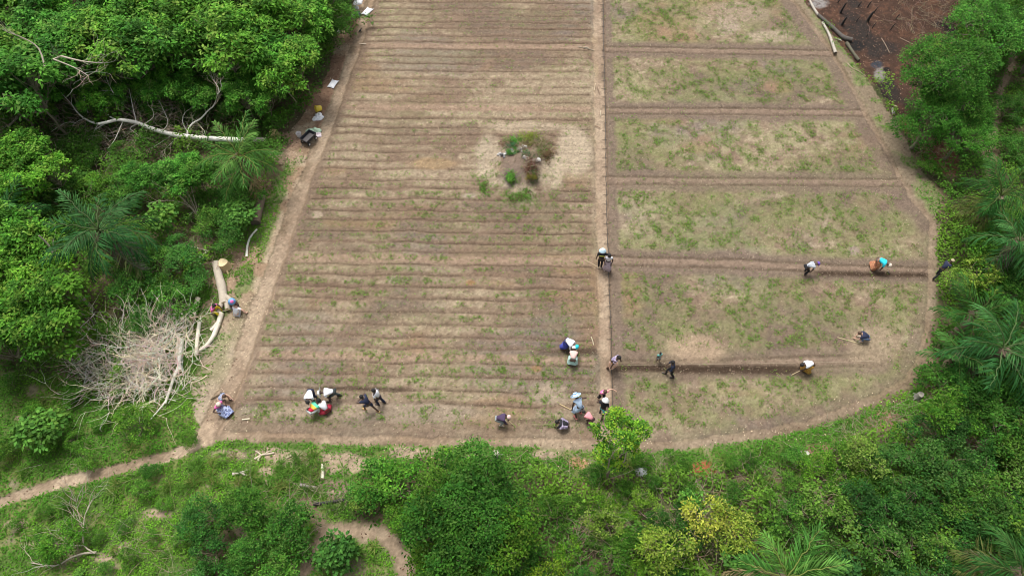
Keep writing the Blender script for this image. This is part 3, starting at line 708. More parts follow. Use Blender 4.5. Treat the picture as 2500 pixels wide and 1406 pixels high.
def fill(poly, keys, spacing, scr, label, cat, group, tints, seed, zc=None, off=.8, avoid=[], nmax=60, zs=(1, 1)):
    rg = random.Random(seed); us = [q[0] for q in poly]; vs = [q[1] for q in poly]; placed = []
    pw = np.array(poly, float)
    for t in range(2500):
        if len(placed) >= nmax: break
        a = rg.uniform(min(us), max(us)); b = rg.uniform(min(vs), max(vs))
        ins = False; n = len(poly)
        for i in range(n):
            x1, y1 = poly[i]; x2, y2 = poly[(i + 1) % n]
            if (y1 > b) != (y2 > b) and a < (x2 - x1) * (b - y1) / (y2 - y1) + x1: ins = not ins
        if not ins: continue
        key = rg.choice(keys); sc = rg.uniform(*scr)
        hz = {'forest': 4.2, 'dense': 3.2, 'bush': 1.1, 'yellow': 1.3, 'broad': .8, 'plant': .35}[key.rstrip('0123456789')] * sc
        w = P(a, b, hz)
        if any((w - q).length < spacing * .5 * (sc + s2) for q, s2 in placed): continue
        if any(math.hypot(a - q[0], b - q[1]) < q[2] for q in avoid): continue
        if keep_off(w, off * sc): continue
        placed.append((w, sc))
        tt = rg.choice(tints); m = rg.uniform(.8, 1.25)
        if key.startswith('yellow'): tt = (tt[0] * .5, tt[1] * .78, tt[2] * .6)
        if 24 <= seed <= 29: m *= .86
        place(key, a, b, None, sc, label, cat, group, tuple(q * m for q in tt), rg.uniform(*zs))
    return placed

FBUSH = 1
F4 = ['forest0', 'forest1', 'forest2', 'forest3']; B5 = ['bush%d' % i for i in range(5)]
PT = [(.95, 1.05, 1.15), (1.12, 1.15, 1.15), (.82, .98, 1.15), (1.25, 1.15, 1.1)]
TREE = 'tall leafy green tree in the '
fill([(-80,-150),(330,-150),(330,120),(150,170),(-80,230)], F4, 1.95, (.8, 1.1), TREE + 'top left corner of the forest', 'tree', 'trees in the top left corner', PT, 1, off=3, nmax=40)
fill([(330,-150),(640,-150),(640,120),(500,110),(330,110)], F4, 1.95, (.8, 1.05), TREE + 'forest above the fallen white tree', 'tree', 'trees above the fallen white tree', PT, 2, off=3, nmax=34)
fill([(640,-150),(840,-150),(780,20),(740,120),(700,185),(640,170)], F4, 2.0, (.65, .85), TREE + 'forest edge beside the white sacks', 'tree', 'trees beside the sacks at the forest edge', PT, 3, off=1.6, nmax=14)
fill([(-80,360),(70,340),(150,400),(120,440),(60,450),(-80,450)], F4, 1.9, (.55, .72), 'bright green tree below the fallen white tree at the left edge', 'tree', 'trees below the fallen white tree', [(1.25, 1.2, 1), (1.1, 1.1, 1)], 4, off=2, nmax=9)
fill([(310,400),(470,385),(490,425),(450,450),(330,440)], F4, 1.7, (.45, .55), 'small bluish green tree left of the palm by the stump', 'tree', 'small trees left of the stump palm', [(.85, 1.0, 1.1), (.95, 1.05, 1)], 5, off=2, nmax=5)
fill([(-80,520),(60,520),(120,620),(180,740),(150,820),(-80,850)], F4, 1.9, (.58, .8), 'vine draped bright green tree left of the brush pile', 'tree', 'vine draped trees left of the brush pile', [(1.2, 1.15, 1), (1.0, 1.05, 1), (1.35, 1.22, 1)], 6, off=2, nmax=18)
fill([(350,570),(440,590),(470,700),(420,780),(330,800),(300,720)], B5, 1.5, (.7, 1.1), 'dark leafy bush between the left palm and the felled log', 'bush', 'bushes between the left palm and the felled log', PT, 7, nmax=16)
fill([(160,250),(420,210),(560,230),(640,260),(690,300),(620,300),(480,300),(300,380),(160,400)], B5, 2.0, (.5, .8), 'low green bush around the fallen white tree', 'bush', 'bushes around the fallen white tree', [(1.1, 1.1, 1), (1, 1, 1)], 8, nmax=20, avoid=[(q, 335 - max(0, 480 - q) * .13, 36) for q in range(200, 660, 30)])
fill([(150,185),(330,170),(430,185),(560,180),(690,215),(670,245),(560,225),(430,235),(330,225),(160,240)], F4, 1.7, (.42, .58), 'low spreading tree in front of the taller ones behind the fallen white tree', 'tree', 'low trees behind the fallen white tree', [(1.1, 1.15, 1.1), (.95, 1.05, 1.1)], 16, off=1.5, nmax=16)
fill([(-60,180),(330,140),(520,150),(680,190),(640,240),(480,210),(250,230),(60,290),(-60,300)], B5 + ['broad0'], 1.35, (1.1, 1.6), 'shaded leafy bush under the trees behind the fallen white tree', 'bush', 'bushes under the trees behind the fallen white tree', [(1.15, 1.15, 1), (.9, 1, 1), (1.3, 1.25, .9)], 13, nmax=34)
fill([(700,200),(780,130),(840,20),(850,-60),(800,-60),(740,80),(660,200)], B5, 1.2, (.7, 1.1), 'low bush at the foot of the forest edge by the sacks', 'bush', 'bushes at the foot of the forest edge', [(1.1, 1.1, 1)], 14, off=.9, nmax=18)
fill([(-60,430),(260,420),(330,470),(180,480),(90,600),(-60,560)], B5 + ['broad0', 'broad1'], 1.3, (.7, 1.0), 'leafy bush above the large left palm', 'bush', 'bushes above the large left palm', [(1.3, 1.25, .9), (1, 1, 1)], 15, nmax=22)
fill([(500,470),(620,440),(600,520),(540,600),(480,590)], B5, 1.6, (.5, .8), 'green bush between the stump palm and the grassy verge', 'bush', 'bushes below the stump palm', PT, 9, nmax=9)
fill([(0,930),(160,930),(300,1010),(420,1030),(400,1080),(200,1130),(0,1150)], B5 + ['broad0', 'broad1'], 2.0, (.4, .65), 'low green bush in the grass above the side path', 'bush', 'bushes in the grass above the side path', [(1.35, 1.3, 1), (1.2, 1.2, 1)], 10, nmax=9)
fill([(0,1230),(200,1190),(460,1200),(500,1280),(440,1406),(0,1406)], B5 + ['broad1'], 2.6, (.25, .45), 'small low bush in the meadow below the side path', 'bush', 'small bushes in the lower left meadow', [(1.2, 1.15, 1), (.95, 1, 1)], 11, nmax=14)
fill([(490,1240),(650,1220),(720,1250),(720,1400),(500,1440)], B5, 1.35, (.7, 1.0), 'rounded dark green bush left of the sandy bend at the bottom', 'bush', 'bushes left of the sandy bend', [(.75, .85, .8), (.6, .78, .9), (.95, 1.0, .85)], 12, nmax=14)
# right side
fill([(2360,-120),(2600,-120),(2600,90),(2480,100),(2370,80)], ['dense0', 'dense1'], 2.6, (.7, 1.0), 'dense light green tree at the top right corner', 'tree', 'trees at the top right corner', [(1.1, 1.05, 1), (.95, 1.0, 1.1)], 20, off=3, nmax=10, avoid=[(2480, 90, 50), (2440, 60, 10)])
fill([(2460,250),(2540,250),(2540,400),(2470,400)], B5, 1.6, (.6, .9), 'dark bush to the right of the narrow trail', 'bush', 'bushes right of the narrow trail', [(.8, .9, .9)], 21, nmax=8)
fill([(2320,570),(2560,540),(2560,690),(2420,690),(2330,640)], B5, 1.5, (.7, 1.15), 'dark bush between the two right hand palms', 'bush', 'bushes between the right hand palms', [(.8, .9, .9), (.7, .8, .9), (1.1, 1.1, .8)], 22, nmax=16)
fill([(2440,700),(2600,690),(2600,880),(2460,880)], B5, 1.6, (.9, 1.2), 'dark bush on the right edge beyond the lower palm', 'bush', 'bushes on the right edge beyond the lower palm', [(.7, .8, .95), (.8, .9, .9)], 23, nmax=10)
fill([(2300,880),(2600,870),(2600,1060),(2380,1060),(2280,970)], B5, 1.25, (.85, 1.15), 'bushy dark green shrub below the right hand palms', 'shrub', 'shrubs below the right hand palms', [(.62, .78, .8), (.75, .88, .8), (1.0, 1.0, .7)], 24, nmax=24)
fill([(2230,1040),(2600,1050),(2600,1230),(2180,1230),(2150,1120)], B5 + ['yellow1'], 1.2, (.8, 1.1), 'dull green shrub in the thicket on the lower right', 'shrub', 'shrubs in the lower right thicket', [(.85, .86, 1.1), (.7, .85, 1.0), (1.1, 1.02, .9), (.6, .78, .9)], 25, nmax=34)
fill([(1990,1230),(2600,1230),(2600,1470),(1990,1470)], B5 + ['yellow0', 'broad0'], 1.2, (.8, 1.15), 'leafy green shrub in the bottom right corner thicket', 'shrub', 'shrubs in the bottom right corner', [(.85, .9, 1), (.62, .8, 1.0), (1.25, 1.12, .8), (.55, .72, .9)], 26, nmax=42, avoid=[(2430, 1400, 90)])
fill([(2000,1110),(2120,1080),(2170,1180),(2150,1230),(2010,1220)], B5, 1.4, (.5, .8), 'light green bush at the left margin of the lower right thicket', 'bush', 'bushes at the margin of the lower right thicket', [(1.5, 1.35, .9), (1.2, 1.15, .9)], 27, nmax=10)
fill([(1060,1330),(1300,1340),(1400,1470),(1020,1470)], B5 + ['yellow1'], 1.2, (.6, 1.0), 'mixed green bush along the bottom edge below the great bush', 'bush', 'bushes along the bottom below the great bush', [(1.4, 1.25, .7), (.8, .9, .9), (.9, 1, .9)], 28, nmax=14)
fill([(1330,1200),(1560,1190),(1680,1250),(1700,1420),(1400,1440)], B5 + ['yellow0'], 1.5, (.4, .75), 'scraggy green bush among dead twigs at the bottom', 'bush', 'scraggy bushes among the dead twigs at the bottom', [(1.05, 1.05, .8), (.65, .8, .8), (1.5, 1.35, .7)], 29, nmax=18)
fill([(1420,1130),(1950,1110),(1980,1220),(1700,1240),(1450,1210)], B5, 2.2, (.3, .5), 'knee high green bush on the slope below the field', 'bush', 'low bushes on the slope below the field', [(1.1, 1.1, .9), (.9, 1, .9)], 30, nmax=14, avoid=[(1715, 1145, 50)])
fill([(1880,1300),(1990,1200),(1990,1406),(1890,1406)], B5, 1.5, (.4, .6), 'shaded bush beside the palm at the bottom edge', 'bush', 'bushes beside the bottom palm', [(.85, .95, .9)], 31, nmax=6, avoid=[(1915,1350,60)])

# single trees and shrubs one can point to
place('dense0', 2290, 185, None, 1.02, 'large round dark green tree between the burnt clearing and the trail', 'tree', tint=(.78, .85, .85))
place('dense1', 2345, 235, None, .85, 'bushy green tree on the right of the large round one by the trail', 'tree', tint=(.85, .9, .85))
place('dense1', 2275, 285, None, .72, 'small round tree at the foot of the burnt clearing', 'tree', tint=(.72, .84, .8))
place('dense0', 2385, 130, None, .62, 'yellowish green tree above the trail behind the large round one', 'tree', tint=(1.3, 1.12, .8))
place('dense0', 2345, 330, None, .7, 'leaning green tree just above the upper right palm', 'tree', tint=(.9, 1, .9), zs=.8)
place('bush0', 2258, 398, None, .5, 'small bright green bush by the red-brown litter', 'bush', tint=(1.2, 1.2, 1))
place('bush1', 2285, 420, None, .35, 'tiny green bush just below the one by the red-brown litter', 'bush', tint=(1.3, 1.2, 1))
place('dense1', 1150, 1260, 2.0, .72, 'great dark green bush at the bottom centre', 'bush', tint=(.62, .72, .7), zs=.85)
for a_, b_, s_, t_, l_ in [(1085, 1215, 1.1, (.9, .85, .7), 'dark bush leaning on the left shoulder of the great dark bush'), (1080, 1300, 1.2, (.6, .72, .7), 'dark bush at the lower left of the great dark bush'), (1200, 1190, 1.2, (.75, .85, .85), 'leafy bush at the upper right of the great dark bush'), (1220, 1320, 1.1, (1.05, .95, .6), 'yellow tipped bush at the lower right of the great dark bush'), (1140, 1345, 1.15, (.7, .8, .7), 'bush directly beneath the great dark bush'), (1110, 1170, 1.0, (.95, 1.0, .85), 'light bush at the upper left of the great dark bush')]:
    place(B5[int(a_ + b_) % 5], a_, b_, None, s_, l_, 'bush', None, t_, 1.45)
place('bush2', 1150, 1135, None, 1.05, 'pale green bush on top of the great dark bush below the field', 'bush', tint=(1.15, 1.2, 1.2))
place('bush3', 1225, 1250, None, .95, 'bush with yellow tips on the right flank of the great dark bush', 'bush', tint=(1.1, 1.0, .8))
place('bush3', 990, 1190, None, 1.15, 'bright green bush left of the great dark bush', 'bush', tint=(1.25, 1.3, .95))
place('bush4', 905, 1180, None, .9, 'upright green bush nearest the white log', 'bush', tint=(1.0, 1.15, 1))
place('yellow0', 888, 1215, None, .62, 'lime coloured leafy sapling on the left side of the bright green bush', 'bush', tint=(.62, .8, .8))
place('bush1', 980, 1262, None, .62, 'small bright bush hanging below the bright green bush', 'bush', tint=(1.4, 1.35, .9))
place('yellow0', 1728, 1270, None, 1.1, 'brightest yellow shrub below the field with nearly white tips', 'shrub', tint=(1.25, 1.15, 1))
place('yellow1', 1790, 1290, None, 1.0, 'yellow green shrub on the right of the brightest yellow one', 'shrub', tint=(.85, .95, .8))
place('yellow1', 1620, 1335, None, 1.0, 'yellow green shrub at the bottom left of the brightest yellow one', 'shrub', tint=(.75, .9, .7))
place('yellow0', 1480, 1270, None, .8, 'yellow tinged shrub right of the great dark bush', 'shrub', tint=(.6, .8, .7))
place('broad0', 1800, 1350, None, 1.0, 'broad leaved green plant under the yellow shrubs', 'shrub', tint=(.9, 1.05, 1))
place('broad0', 1690, 1215, None, .8, 'star shaped bright green plant above the yellow shrubs', 'shrub', tint=(.95, 1.1, .9))
place('yellow1', 2110, 1110, None, .9, 'yellowish open shrub at the edge of the lower right thicket', 'shrub', tint=(.6, .8, .8))
place('yellow0', 2285, 1150, None, .7, 'bright lime bush standing out in the lower right thicket', 'shrub', tint=(.75, .95, .7))
place('broad1', 585, 525, None, 1.15, 'round broad leaved shrub left of the rotting palm trunk', 'shrub', tint=(1.05, 1.1, 1))
place('broad0', 385, 530, None, 1.4, 'spreading broad leaved shrub at the right of the left palm', 'shrub', tint=(1.1, 1.15, 1))
place('bush2', 375, 705, None, .95, 'mat of bright green leaves above the brush pile', 'bush', tint=(1.25, 1.25, .9), zs=.6)
place('bush0', 335, 1030, None, .75, 'bright green bush beside the end of the white branches', 'bush', tint=(1.5, 1.35, 1))
place('bush4', 460, 1068, None, .38, 'small round shrub at the bend of the side path', 'bush', tint=(1.3, 1.2, .9))
place('bush2', 368, 1146, None, .36, 'dark green clump overhanging the lower edge of the side path', 'bush', tint=(.8, .95, .9))
place('broad1', 100, 1045, None, 1.2, 'leafy green shrub in the meadow near the left edge', 'shrub', tint=(1.1, 1.15, 1))
place('broad1', 818, 1350, None, 1.0, 'dark plant with round leaves inside the sandy bend', 'shrub', tint=(.6, .75, .7))
place('bush4', 140, 1320, None, .75, 'feathery green bush in the lower left meadow', 'bush', tint=(1.2, 1.25, .8))
place('plant', 896, 45, None, 1.6, 'small green plant growing just below the upper white sack', 'plant')
place('plant', 855, 78, None, 1.3, 'small green plant on the soil left of the tiny black bird', 'plant')
place('broad1', 1246, 440, .4, .3, 'small round green plant at the foot of the earth mound', 'plant', tint=(1.2, 1.3, 1))
place('yellow0', 1294, 335, .65, .36, 'yellow green bush on the top of the earth mound', 'bush', tint=(.8, .8, .8), zs=.5)
place('bush4', 1250, 366, .7, .3, 'bluish green bush above the grey stones on the mound', 'bush', tint=(.9, 1.1, 1.2), zs=.6)
place('bush1', 1297, 425, .7, .32, 'red leaved bush at the lower right of the mound', 'bush', tint=(2.0, .75, .8), zs=.6)
place('yellow0', 2400, 670, None, 1.1, 'yellow green shrub right above the lower palm', 'shrub', tint=(.7, .85, .7))
place('yellow1', 2345, 685, None, .85, 'lime green bush beside the person at the field edge', 'shrub', tint=(.6, .85, .7))

# the young tree at the end of the centre path
rg = random.Random(5)
def at3(px, py, z, base): q = P(px, py, z); return (q.x - base.x, q.y - base.y, z)
base = G(1482, 1165)
rg = random.Random(5)
lob = [(at3(1510, 1022, 2.6, base), (.52, .42, .4)), (at3(1560, 1052, 2.5, base), (.40, .46, .42)), (at3(1480, 1050, 2.5, base), (.42, .36, .4)), (at3(1520, 1075, 2.9, base), (.6, .4, .35)),
       (at3(1545, 1085, 2.3, base), (.35, .3, .35)), (at3(1478, 1105, 2.0, base), (.38, .5, .4)), (at3(1500, 1125, 1.5, base), (.4, .4, .4)), (at3(1460, 1045, 2.4, base), (.28, .28, .3))]
lob = [(c, tuple(q * .84 for q in a)) for c, a in lob]
t = make_tree('young_tree', 3.2, lob, 560, 9, .105, .06, [(.055, .17, .02), (.11, .28, .026), (.17, .35, .03)], .055, 77, .06, (.3, .25, .18), 40, tip=.25, tipc=(.30, .47, .04), inner=.08)
t.location = base; tag(t, 'bright lime green young tree at the lower end of the centre path', 'tree')

# ------------------------------------------------------------------ palms
def frond_mesh(L, droop, seed, col=(.05, .15, .032), tipcol=None, nl=25, dead=False):
    rg = random.Random(seed); mb = MB(); pts = []
    for i in range(15):
        t = i / 14; a = droop * t; pts.append(Vector((L * (math.sin(a * 1.0) / max(a, 1e-3)) * t if a > 1e-3 else L * t, math.sin(t * 3) * .06 * L * rg.uniform(-.4, .4), -L * t * t * droop * .45)))
    mb.tube(pts, [.03 * (1 - .85 * i / 14) + .004 for i in range(15)], 5, (.2, .24, .08) if not dead else (.3, .22, .14), cap=False)
    P_, D_, N_, Ls, Ws, Cs = [], [], [], [], [], []
    for i in range(nl):
        t = .14 + .86 * i / (nl - 1); k = t * 14; j = min(int(k), 13); p = pts[j].lerp(pts[j + 1], k - j); tg = (pts[j + 1] - pts[j]).normalized()
        up = Vector((0, 1, 0)).cross(tg) * -1; up = up if up.z > 0 else -up
        ll = L * .30 * (math.sin(min(1, t * 1.08) * math.pi * .82 + .3)) + .07 * L
        for s in (-1, 1):
            ang = math.radians(58 - 28 * t + rg.gauss(0, 3)); dr = tg * math.cos(ang) + Vector((0, s, 0)) * math.sin(ang) + Vector((0, 0, 1)) * (rg.gauss(-.05, .06) - (.5 if dead else .22))
            P_.append(p); D_.append(dr); N_.append(up + Vector((rg.gauss(0, .3), rg.gauss(0, .3), 0))); Ls.append(ll * rg.uniform(.85, 1.1)); Ws.append(.058 * L / 2.6)
            m = rg.uniform(.6, 1.5); Cs.append([q * m for q in col])
    mb.leaves(np.array([tuple(q) for q in P_]), np.array([tuple(q) for q in D_]), np.array([tuple(q) for q in N_]), np.array(Ls), np.array(Ws), np.array(Cs), .28)
    return mb.mesh('frond', LEAF, False)
FR = [frond_mesh(2.6, .5, 1), frond_mesh(2.6, .9, 2), frond_mesh(2.6, 1.3, 3), frond_mesh(2.6, 1.0, 4, (.085, .2, .045))]
FD = [frond_mesh(2.6, 1.2, 5, (.26, .22, .14), dead=True), frond_mesh(2.6, .9, 6, (.2, .2, .06))]
def palm(px, py, h, sc, n, label, tint=(1, 1, 1), seed=0, ndead=2, deadaz=None, az0=0, skip=None):
    rg = random.Random(seed); q = P(px, py, h); root = empty('oil_palm', (q.x, q.y, float(Hs(q.x, q.y)))); tag(root, label, 'palm')
    tb = MB(); pts = [(rg.gauss(0, .02) * i, rg.gauss(0, .02) * i, -.1 + (h + .05) * i / 7) for i in range(8)]
    tb.tube(pts, [.24 * (1.15 - .04 * i) * (1 + .12 * (i % 2)) for i in range(8)], 9, (.16, .12, .08)); tb.obj('trunk', BARK, root)
    for i in range(n):
        az = az0 + i * 2.39996 + rg.gauss(0, .15); t = i / max(1, n - 1)
        if skip and skip[0] < (az % 6.283) < skip[1] and t > .3: continue
        el = math.radians(66 - 78 * t + rg.gauss(0, 5)); dead = i >= n - ndead
        me = rg.choice(FD) if dead else (FR[3] if i < n * .18 else FR[rg.choice([0, 1, 2]) if t < .6 else rg.choice([1, 2])])
        o = bpy.data.objects.new('frond', me); COL.objects.link(o); o.parent = root
        if dead and deadaz is not None: az = deadaz + rg.gauss(0, .3)
        o.matrix_basis = Matrix.Translation((0, 0, h - .08 * t * 3)) @ Matrix.Rotation(az, 4, 'Z') @ Matrix.Rotation(-el, 4, 'Y') @ Matrix.Rotation(rg.gauss(0, .3), 4, 'X') @ Matrix.Scale(sc * rg.uniform(.85, 1.08), 4)
        m = rg.uniform(.85, 1.15); o.color = (tint[0] * m, tint[1] * m, tint[2] * m, 1)
    return root
palm(582, 380, 2.4, .86, 18, 'oil palm with bright yellow-green young fronds beside the yellow stump', (1.25, 1.15, 1), 1, 2, -.6)
palm(240, 560, 3.2, 1.0, 20, 'large dark oil palm in the forest left of the brush pile', (.62, .74, .9), 2, 3, -.8)
palm(2445, 475, 2.9, .78, 22, 'big oil palm with drooping grey dead fronds at the right field corner', (.52, .64, .52), 3, 5, 3.4)
palm(2382, 772, 1.8, .74, 13, 'oil palm with long upright fronds beside the right hand path', (.55, .68, .5), 4, 1, 1.0)
palm(2345, 865, 1.5, .6, 12, 'small young palm just below the upright one on the right', (1.0, 1.1, 1), 5, 0)
palm(1922, 1410, 1.8, .82, 12, 'palm with fresh green fronds cut by the bottom edge', (1.2, 1.2, .95), 6, 2, 2.6)
palm(2495, 1400, 2.2, .8, 14, 'grey green palm in the bottom right corner', (.6, .7, .65), 7, 4, 2.6)
palm(2490, 590, 2.6, .9, 16, 'dark palm cut by the right edge above the yellow green shrub', (.7, .8, .9), 8, 2, 3.9)
palm(10, 520, 2.6, .7, 14, 'small shaded palm cut by the left edge', (.7, .85, .95), 9, 0)
palm(2450, 850, 2.4, .9, 14, 'shaded blue-green palm on the right edge of the picture', (.65, .8, .95), 10, 0)

# ------------------------------------------------------------------ logs, branches, dead wood
def L3(pts, z0=.1, z1=.1):
    n = len(pts); out = []
    for i, (a, b) in enumerate(pts):
        z = z0 + (z1 - z0) * i / max(1, n - 1); q = P(a, b, z); q.z = z + max(0, float(Hs(q.x, q.y))); out.append(q)
    return out
def smooth(pts, k=3):
    out = []; n = len(pts)
    for i in range(n - 1):
        p0, p1, p2, p3 = pts[max(0, i - 1)], pts[i], pts[i + 1], pts[min(n - 1, i + 2)]
        for j in range(k):
            t = j / k; out.append(.5 * ((2 * p1) + (p2 - p0) * t + (2 * p0 - 5 * p1 + 4 * p2 - p3) * t * t + (3 * p1 - p0 - 3 * p2 + p3) * t ** 3))
    out.append(pts[-1]); return out
WOODC = (.80, .76, .67); CUT = (.62, .47, .26)
def log(name, label, cat, pts, r0, r1, col=WOODC, z0=None, z1=None, n=9, mat=None, group=None, knots=1, forks=()):
    lift = .16 if (400 < pts[0][0] < 540 and 690 < pts[0][1] < 900 and r0 < .15) else 0
    z0 = r0 * .75 + lift if z0 is None else z0; z1 = r1 * .75 + lift if z1 is None else z1
    p = smooth(L3(pts, z0, z1), 4); base = p[0].copy(); root_pts = [q - base for q in p]; m = len(p)
    mb = MB(); mb.capcol = np.array(CUT if mat is None else (.1, .08, .06))
    rad = [(r0 + (r1 - r0) * i / (m - 1)) * (1 + rnd.uniform(-.07, .07)) for i in range(m)]
    mb.tube(root_pts, rad, n, col)
    for (fp, fr0, fr1, fz0, fz1) in forks:
        q = smooth(L3(fp, fz0, fz1), 3); mb.tube([a - base for a in q], [fr0 + (fr1 - fr0) * i / (len(q) - 1) for i in range(len(q))], 7, col)
    o = mb.obj(name, mat or BARK); o.location = base; tag(o, label, cat, group); return o

log('felled_log', 'thick pale felled trunk lying between the stump and the three seated people', 'log', [(528,642),(533,670),(541,700),(545,725),(548,742)], .21, .20, (.44, .38, .30),
    forks=[([(546,728),(538,748),(533,765)], .15, .09, .2, .15), ([(546,722),(553,740),(556,755)], .12, .12, .2, .15), ([(548,722),(560,730),(568,745)], .13, .12, .22, .2)])
log('log', 'pale log pointing from the people towards the meadow', 'log', [(540,765),(533,790),(520,822),(502,845),(486,856)], .13, .07, (0.73, 0.66, 0.54), forks=[([(530,790),(522,800),(514,806)], .1, .09, .12, .1)])
log('log', 'straight white log standing alone just left of the forked one', 'log', [(487,786),(483,815),(480,845),(478,868)], .085, .075, (0.74, 0.69, 0.57))
log('log', 'pale log nearest the upper end of the brush pile', 'log', [(483,728),(478,750),(469,778)], .12, .11, (0.69, 0.61, 0.48))
log('log', 'short pale log upright at the top of the brush pile', 'log', [(447,762),(443,783)], .08, .08, (0.73, 0.66, 0.53))
log('branch', 'crooked pale branch next to the short log', 'branch', [(453,778),(466,790),(470,805),(458,826)], .05, .035, (.5, .43, .33), forks=[([(468,800),(476,780),(480,770)], .04, .035, .06, .05)])
log('log', 'long white birch-like log leaning along the brush pile', 'log', [(444,828),(440,855),(437,885),(440,905)], .10, .09, (.82, .79, .72))
log('log', 'thin white log just left of the long birch-like one', 'log', [(437,815),(434,840),(431,872)], .07, .06, (0.74, 0.66, 0.55))
log('branch', 'long white branch trailing from the brush pile to the grass', 'branch', [(438,890),(425,920),(415,950),(403,985)], .075, .05, (0.82, 0.79, 0.69), forks=[([(403,982),(388,1000),(367,1024)], .045, .02, .05, .04)])
log('branch', 'thin white pole on the grass verge below the rotting trunk', 'branch', [(627,560),(612,578),(604,600),(602,627)], .05, .06, (0.82, 0.79, 0.69))
log('branch', 'bleached branch at the lower edge of the bushes by the left verge', 'branch', [(525,597),(505,615),(485,632)], .05, .05, (0.77, 0.71, 0.59), forks=[([(505,612),(480,605),(445,598)], .03, .02, .08, .1)])
log('rotting_trunk', 'dark brown rotting palm trunk on the verge below the stump palm', 'trunk', [(640,480),(633,505),(627,528),(624,545)], .20, .24, (.17, .125, .085), mat=BARK)
log('white_log', 'short white log upright in the grass below the field', 'log', [(788,1133),(787,1168)], .075, .08, (.62, .57, .45))
log('log', 'grey weathered log lying in the grass near the white one', 'log', [(733,1183),(752,1187),(775,1191)], .07, .06, (.26, .23, .20))
log('burnt_log', 'black charred log left of the bright green bush', 'log', [(765,1230),(800,1226),(835,1220),(855,1222)], .07, .05, (.035, .033, .032), mat=CHAR)
log('branch', 'forked bleached branch on the grass below the left plot', 'branch', [(622,1120),(640,1110),(655,1108),(670,1105)], .05, .04, (.52, .44, .33), forks=[([(640,1112),(630,1104),(624,1100)], .035, .02, .06, .1), ([(645,1110),(655,1102),(662,1100)], .03, .02, .06, .1), ([(636,1114),(630,1122),(634,1124)], .03, .03, .05, .04)])
log('driftwood', 'chunk of grey gnarled wood in the grass under the forked branch', 'wood', [(568,1157),(585,1154),(600,1150)], .07, .05, (.45, .40, .34), forks=[([(590,1154),(602,1160),(610,1157)], .05, .03, .06, .06), ([(598,1152),(604,1146),(608,1148)], .04, .02, .07, .07)])
log('branch', 'short pale stick right of the forked branch', 'branch', [(699,1118),(714,1110)], .03, .04, (.55, .47, .33))
log('branch', 'cream coloured stick on the soil of the left plot corner', 'branch', [(591,1024),(610,1022)], .035, .035, (.66, .58, .42))
log('bamboo_pole', 'cream pole laid beside the left path near the top', 'pole', [(877,107),(894,108)], .022, .022, (.75, .62, .48))
log('bamboo_pole', 'thin pole lying left of the squatting person in navy', 'pole', [(2044,824),(2075,832),(2104,840)], .02, .018, (.55, .47, .26))
log('bamboo_pole', 'long thin stick lying left of the person in the striped sun hat', 'pole', [(1366,986),(1380,993),(1394,1000)], .022, .02, (.50, .38, .2))
log('branch', 'thin curved stick near the blue hatted worker', 'branch', [(1443,822),(1447,832),(1449,842)], .02, .02, (.5, .43, .3))
log('branch', 'grey stick at the top of the centre path', 'branch', [(1412,115),(1425,118),(1440,121),(1450,124)], .03, .02, (.32, .27, .2), forks=[([(1424,118),(1433,117),(1437,120)], .05, .04, .04, .04)])
log('branch', 'leaning stick left of the hose on the centre path', 'branch', [(1454,204),(1451,222)], .02, .02, (.5, .4, .28))
log('branch', 'dark twig on the centre path below the leaning stick', 'branch', [(1458,212),(1464,230)], .02, .015, (.2, .13, .09))
log('branch', 'reddish stick lying across the middle of the centre path', 'branch', [(1452,307),(1466,313)], .025, .02, (.25, .16, .1))
log('branch', 'upright pale stick above the reddish one on the path', 'branch', [(1467,270),(1465,284)], .02, .02, (.5, .42, .3))
log('branch', 'cream stick lying on the top of the mound', 'branch', [(1281,343),(1303,352)], .03, .02, (.62, .5, .3))
# burnt clearing
log('charred_log', 'long speckled half burnt log along the edge of the clearing', 'log', [(1976,0),(1985,18),(1998,38)], .06, .08, (.42, .38, .32), mat=CHAR, forks=[([(2008,55),(2022,80),(2030,100),(2040,130)], .07, .10, .1, .12)])
log('charred_log', 'black log crossing the speckled one at the clearing edge', 'log', [(1997,36),(2015,52),(2035,70),(2060,92),(2080,98)], .09, .15, (.085, .075, .065), mat=CHAR)
log('charred_log', 'mossy charred log below the black crossing one', 'log', [(2067,105),(2080,125),(2096,147)], .11, .08, (.10, .09, .06), mat=CHAR, forks=[([(2088,137),(2093,143),(2097,148)], .11, .1, .12, .1)])
log('branch', 'bleached stick beside the speckled log end', 'branch', [(2040,94),(2055,100)], .035, .03, (.5, .46, .4))
log('branch', 'long thin stick in the middle of the burnt clearing', 'branch', [(2152,94),(2162,110),(2171,129)], .02, .015, (.32, .25, .18))
log('branch', 'straight pale stick at the right of the burnt clearing', 'branch', [(2197,93),(2230,109)], .02, .015, (.4, .3, .22))
log('branch', 'thin stick along the clearing edge by the right path', 'branch', [(2070,156),(2082,168),(2098,175),(2113,186)], .025, .02, (.42, .33, .24))
log('plank', 'short weathered plank at the lower end of the burnt clearing', 'plank', [(2170,255),(2190,261)], .05, .04, (.42, .34, .26), n=4)
log('plank', 'grey broken plank standing below the weathered one', 'plank', [(2178,264),(2182,280)], .07, .09, (.32, .3, .26), n=4)
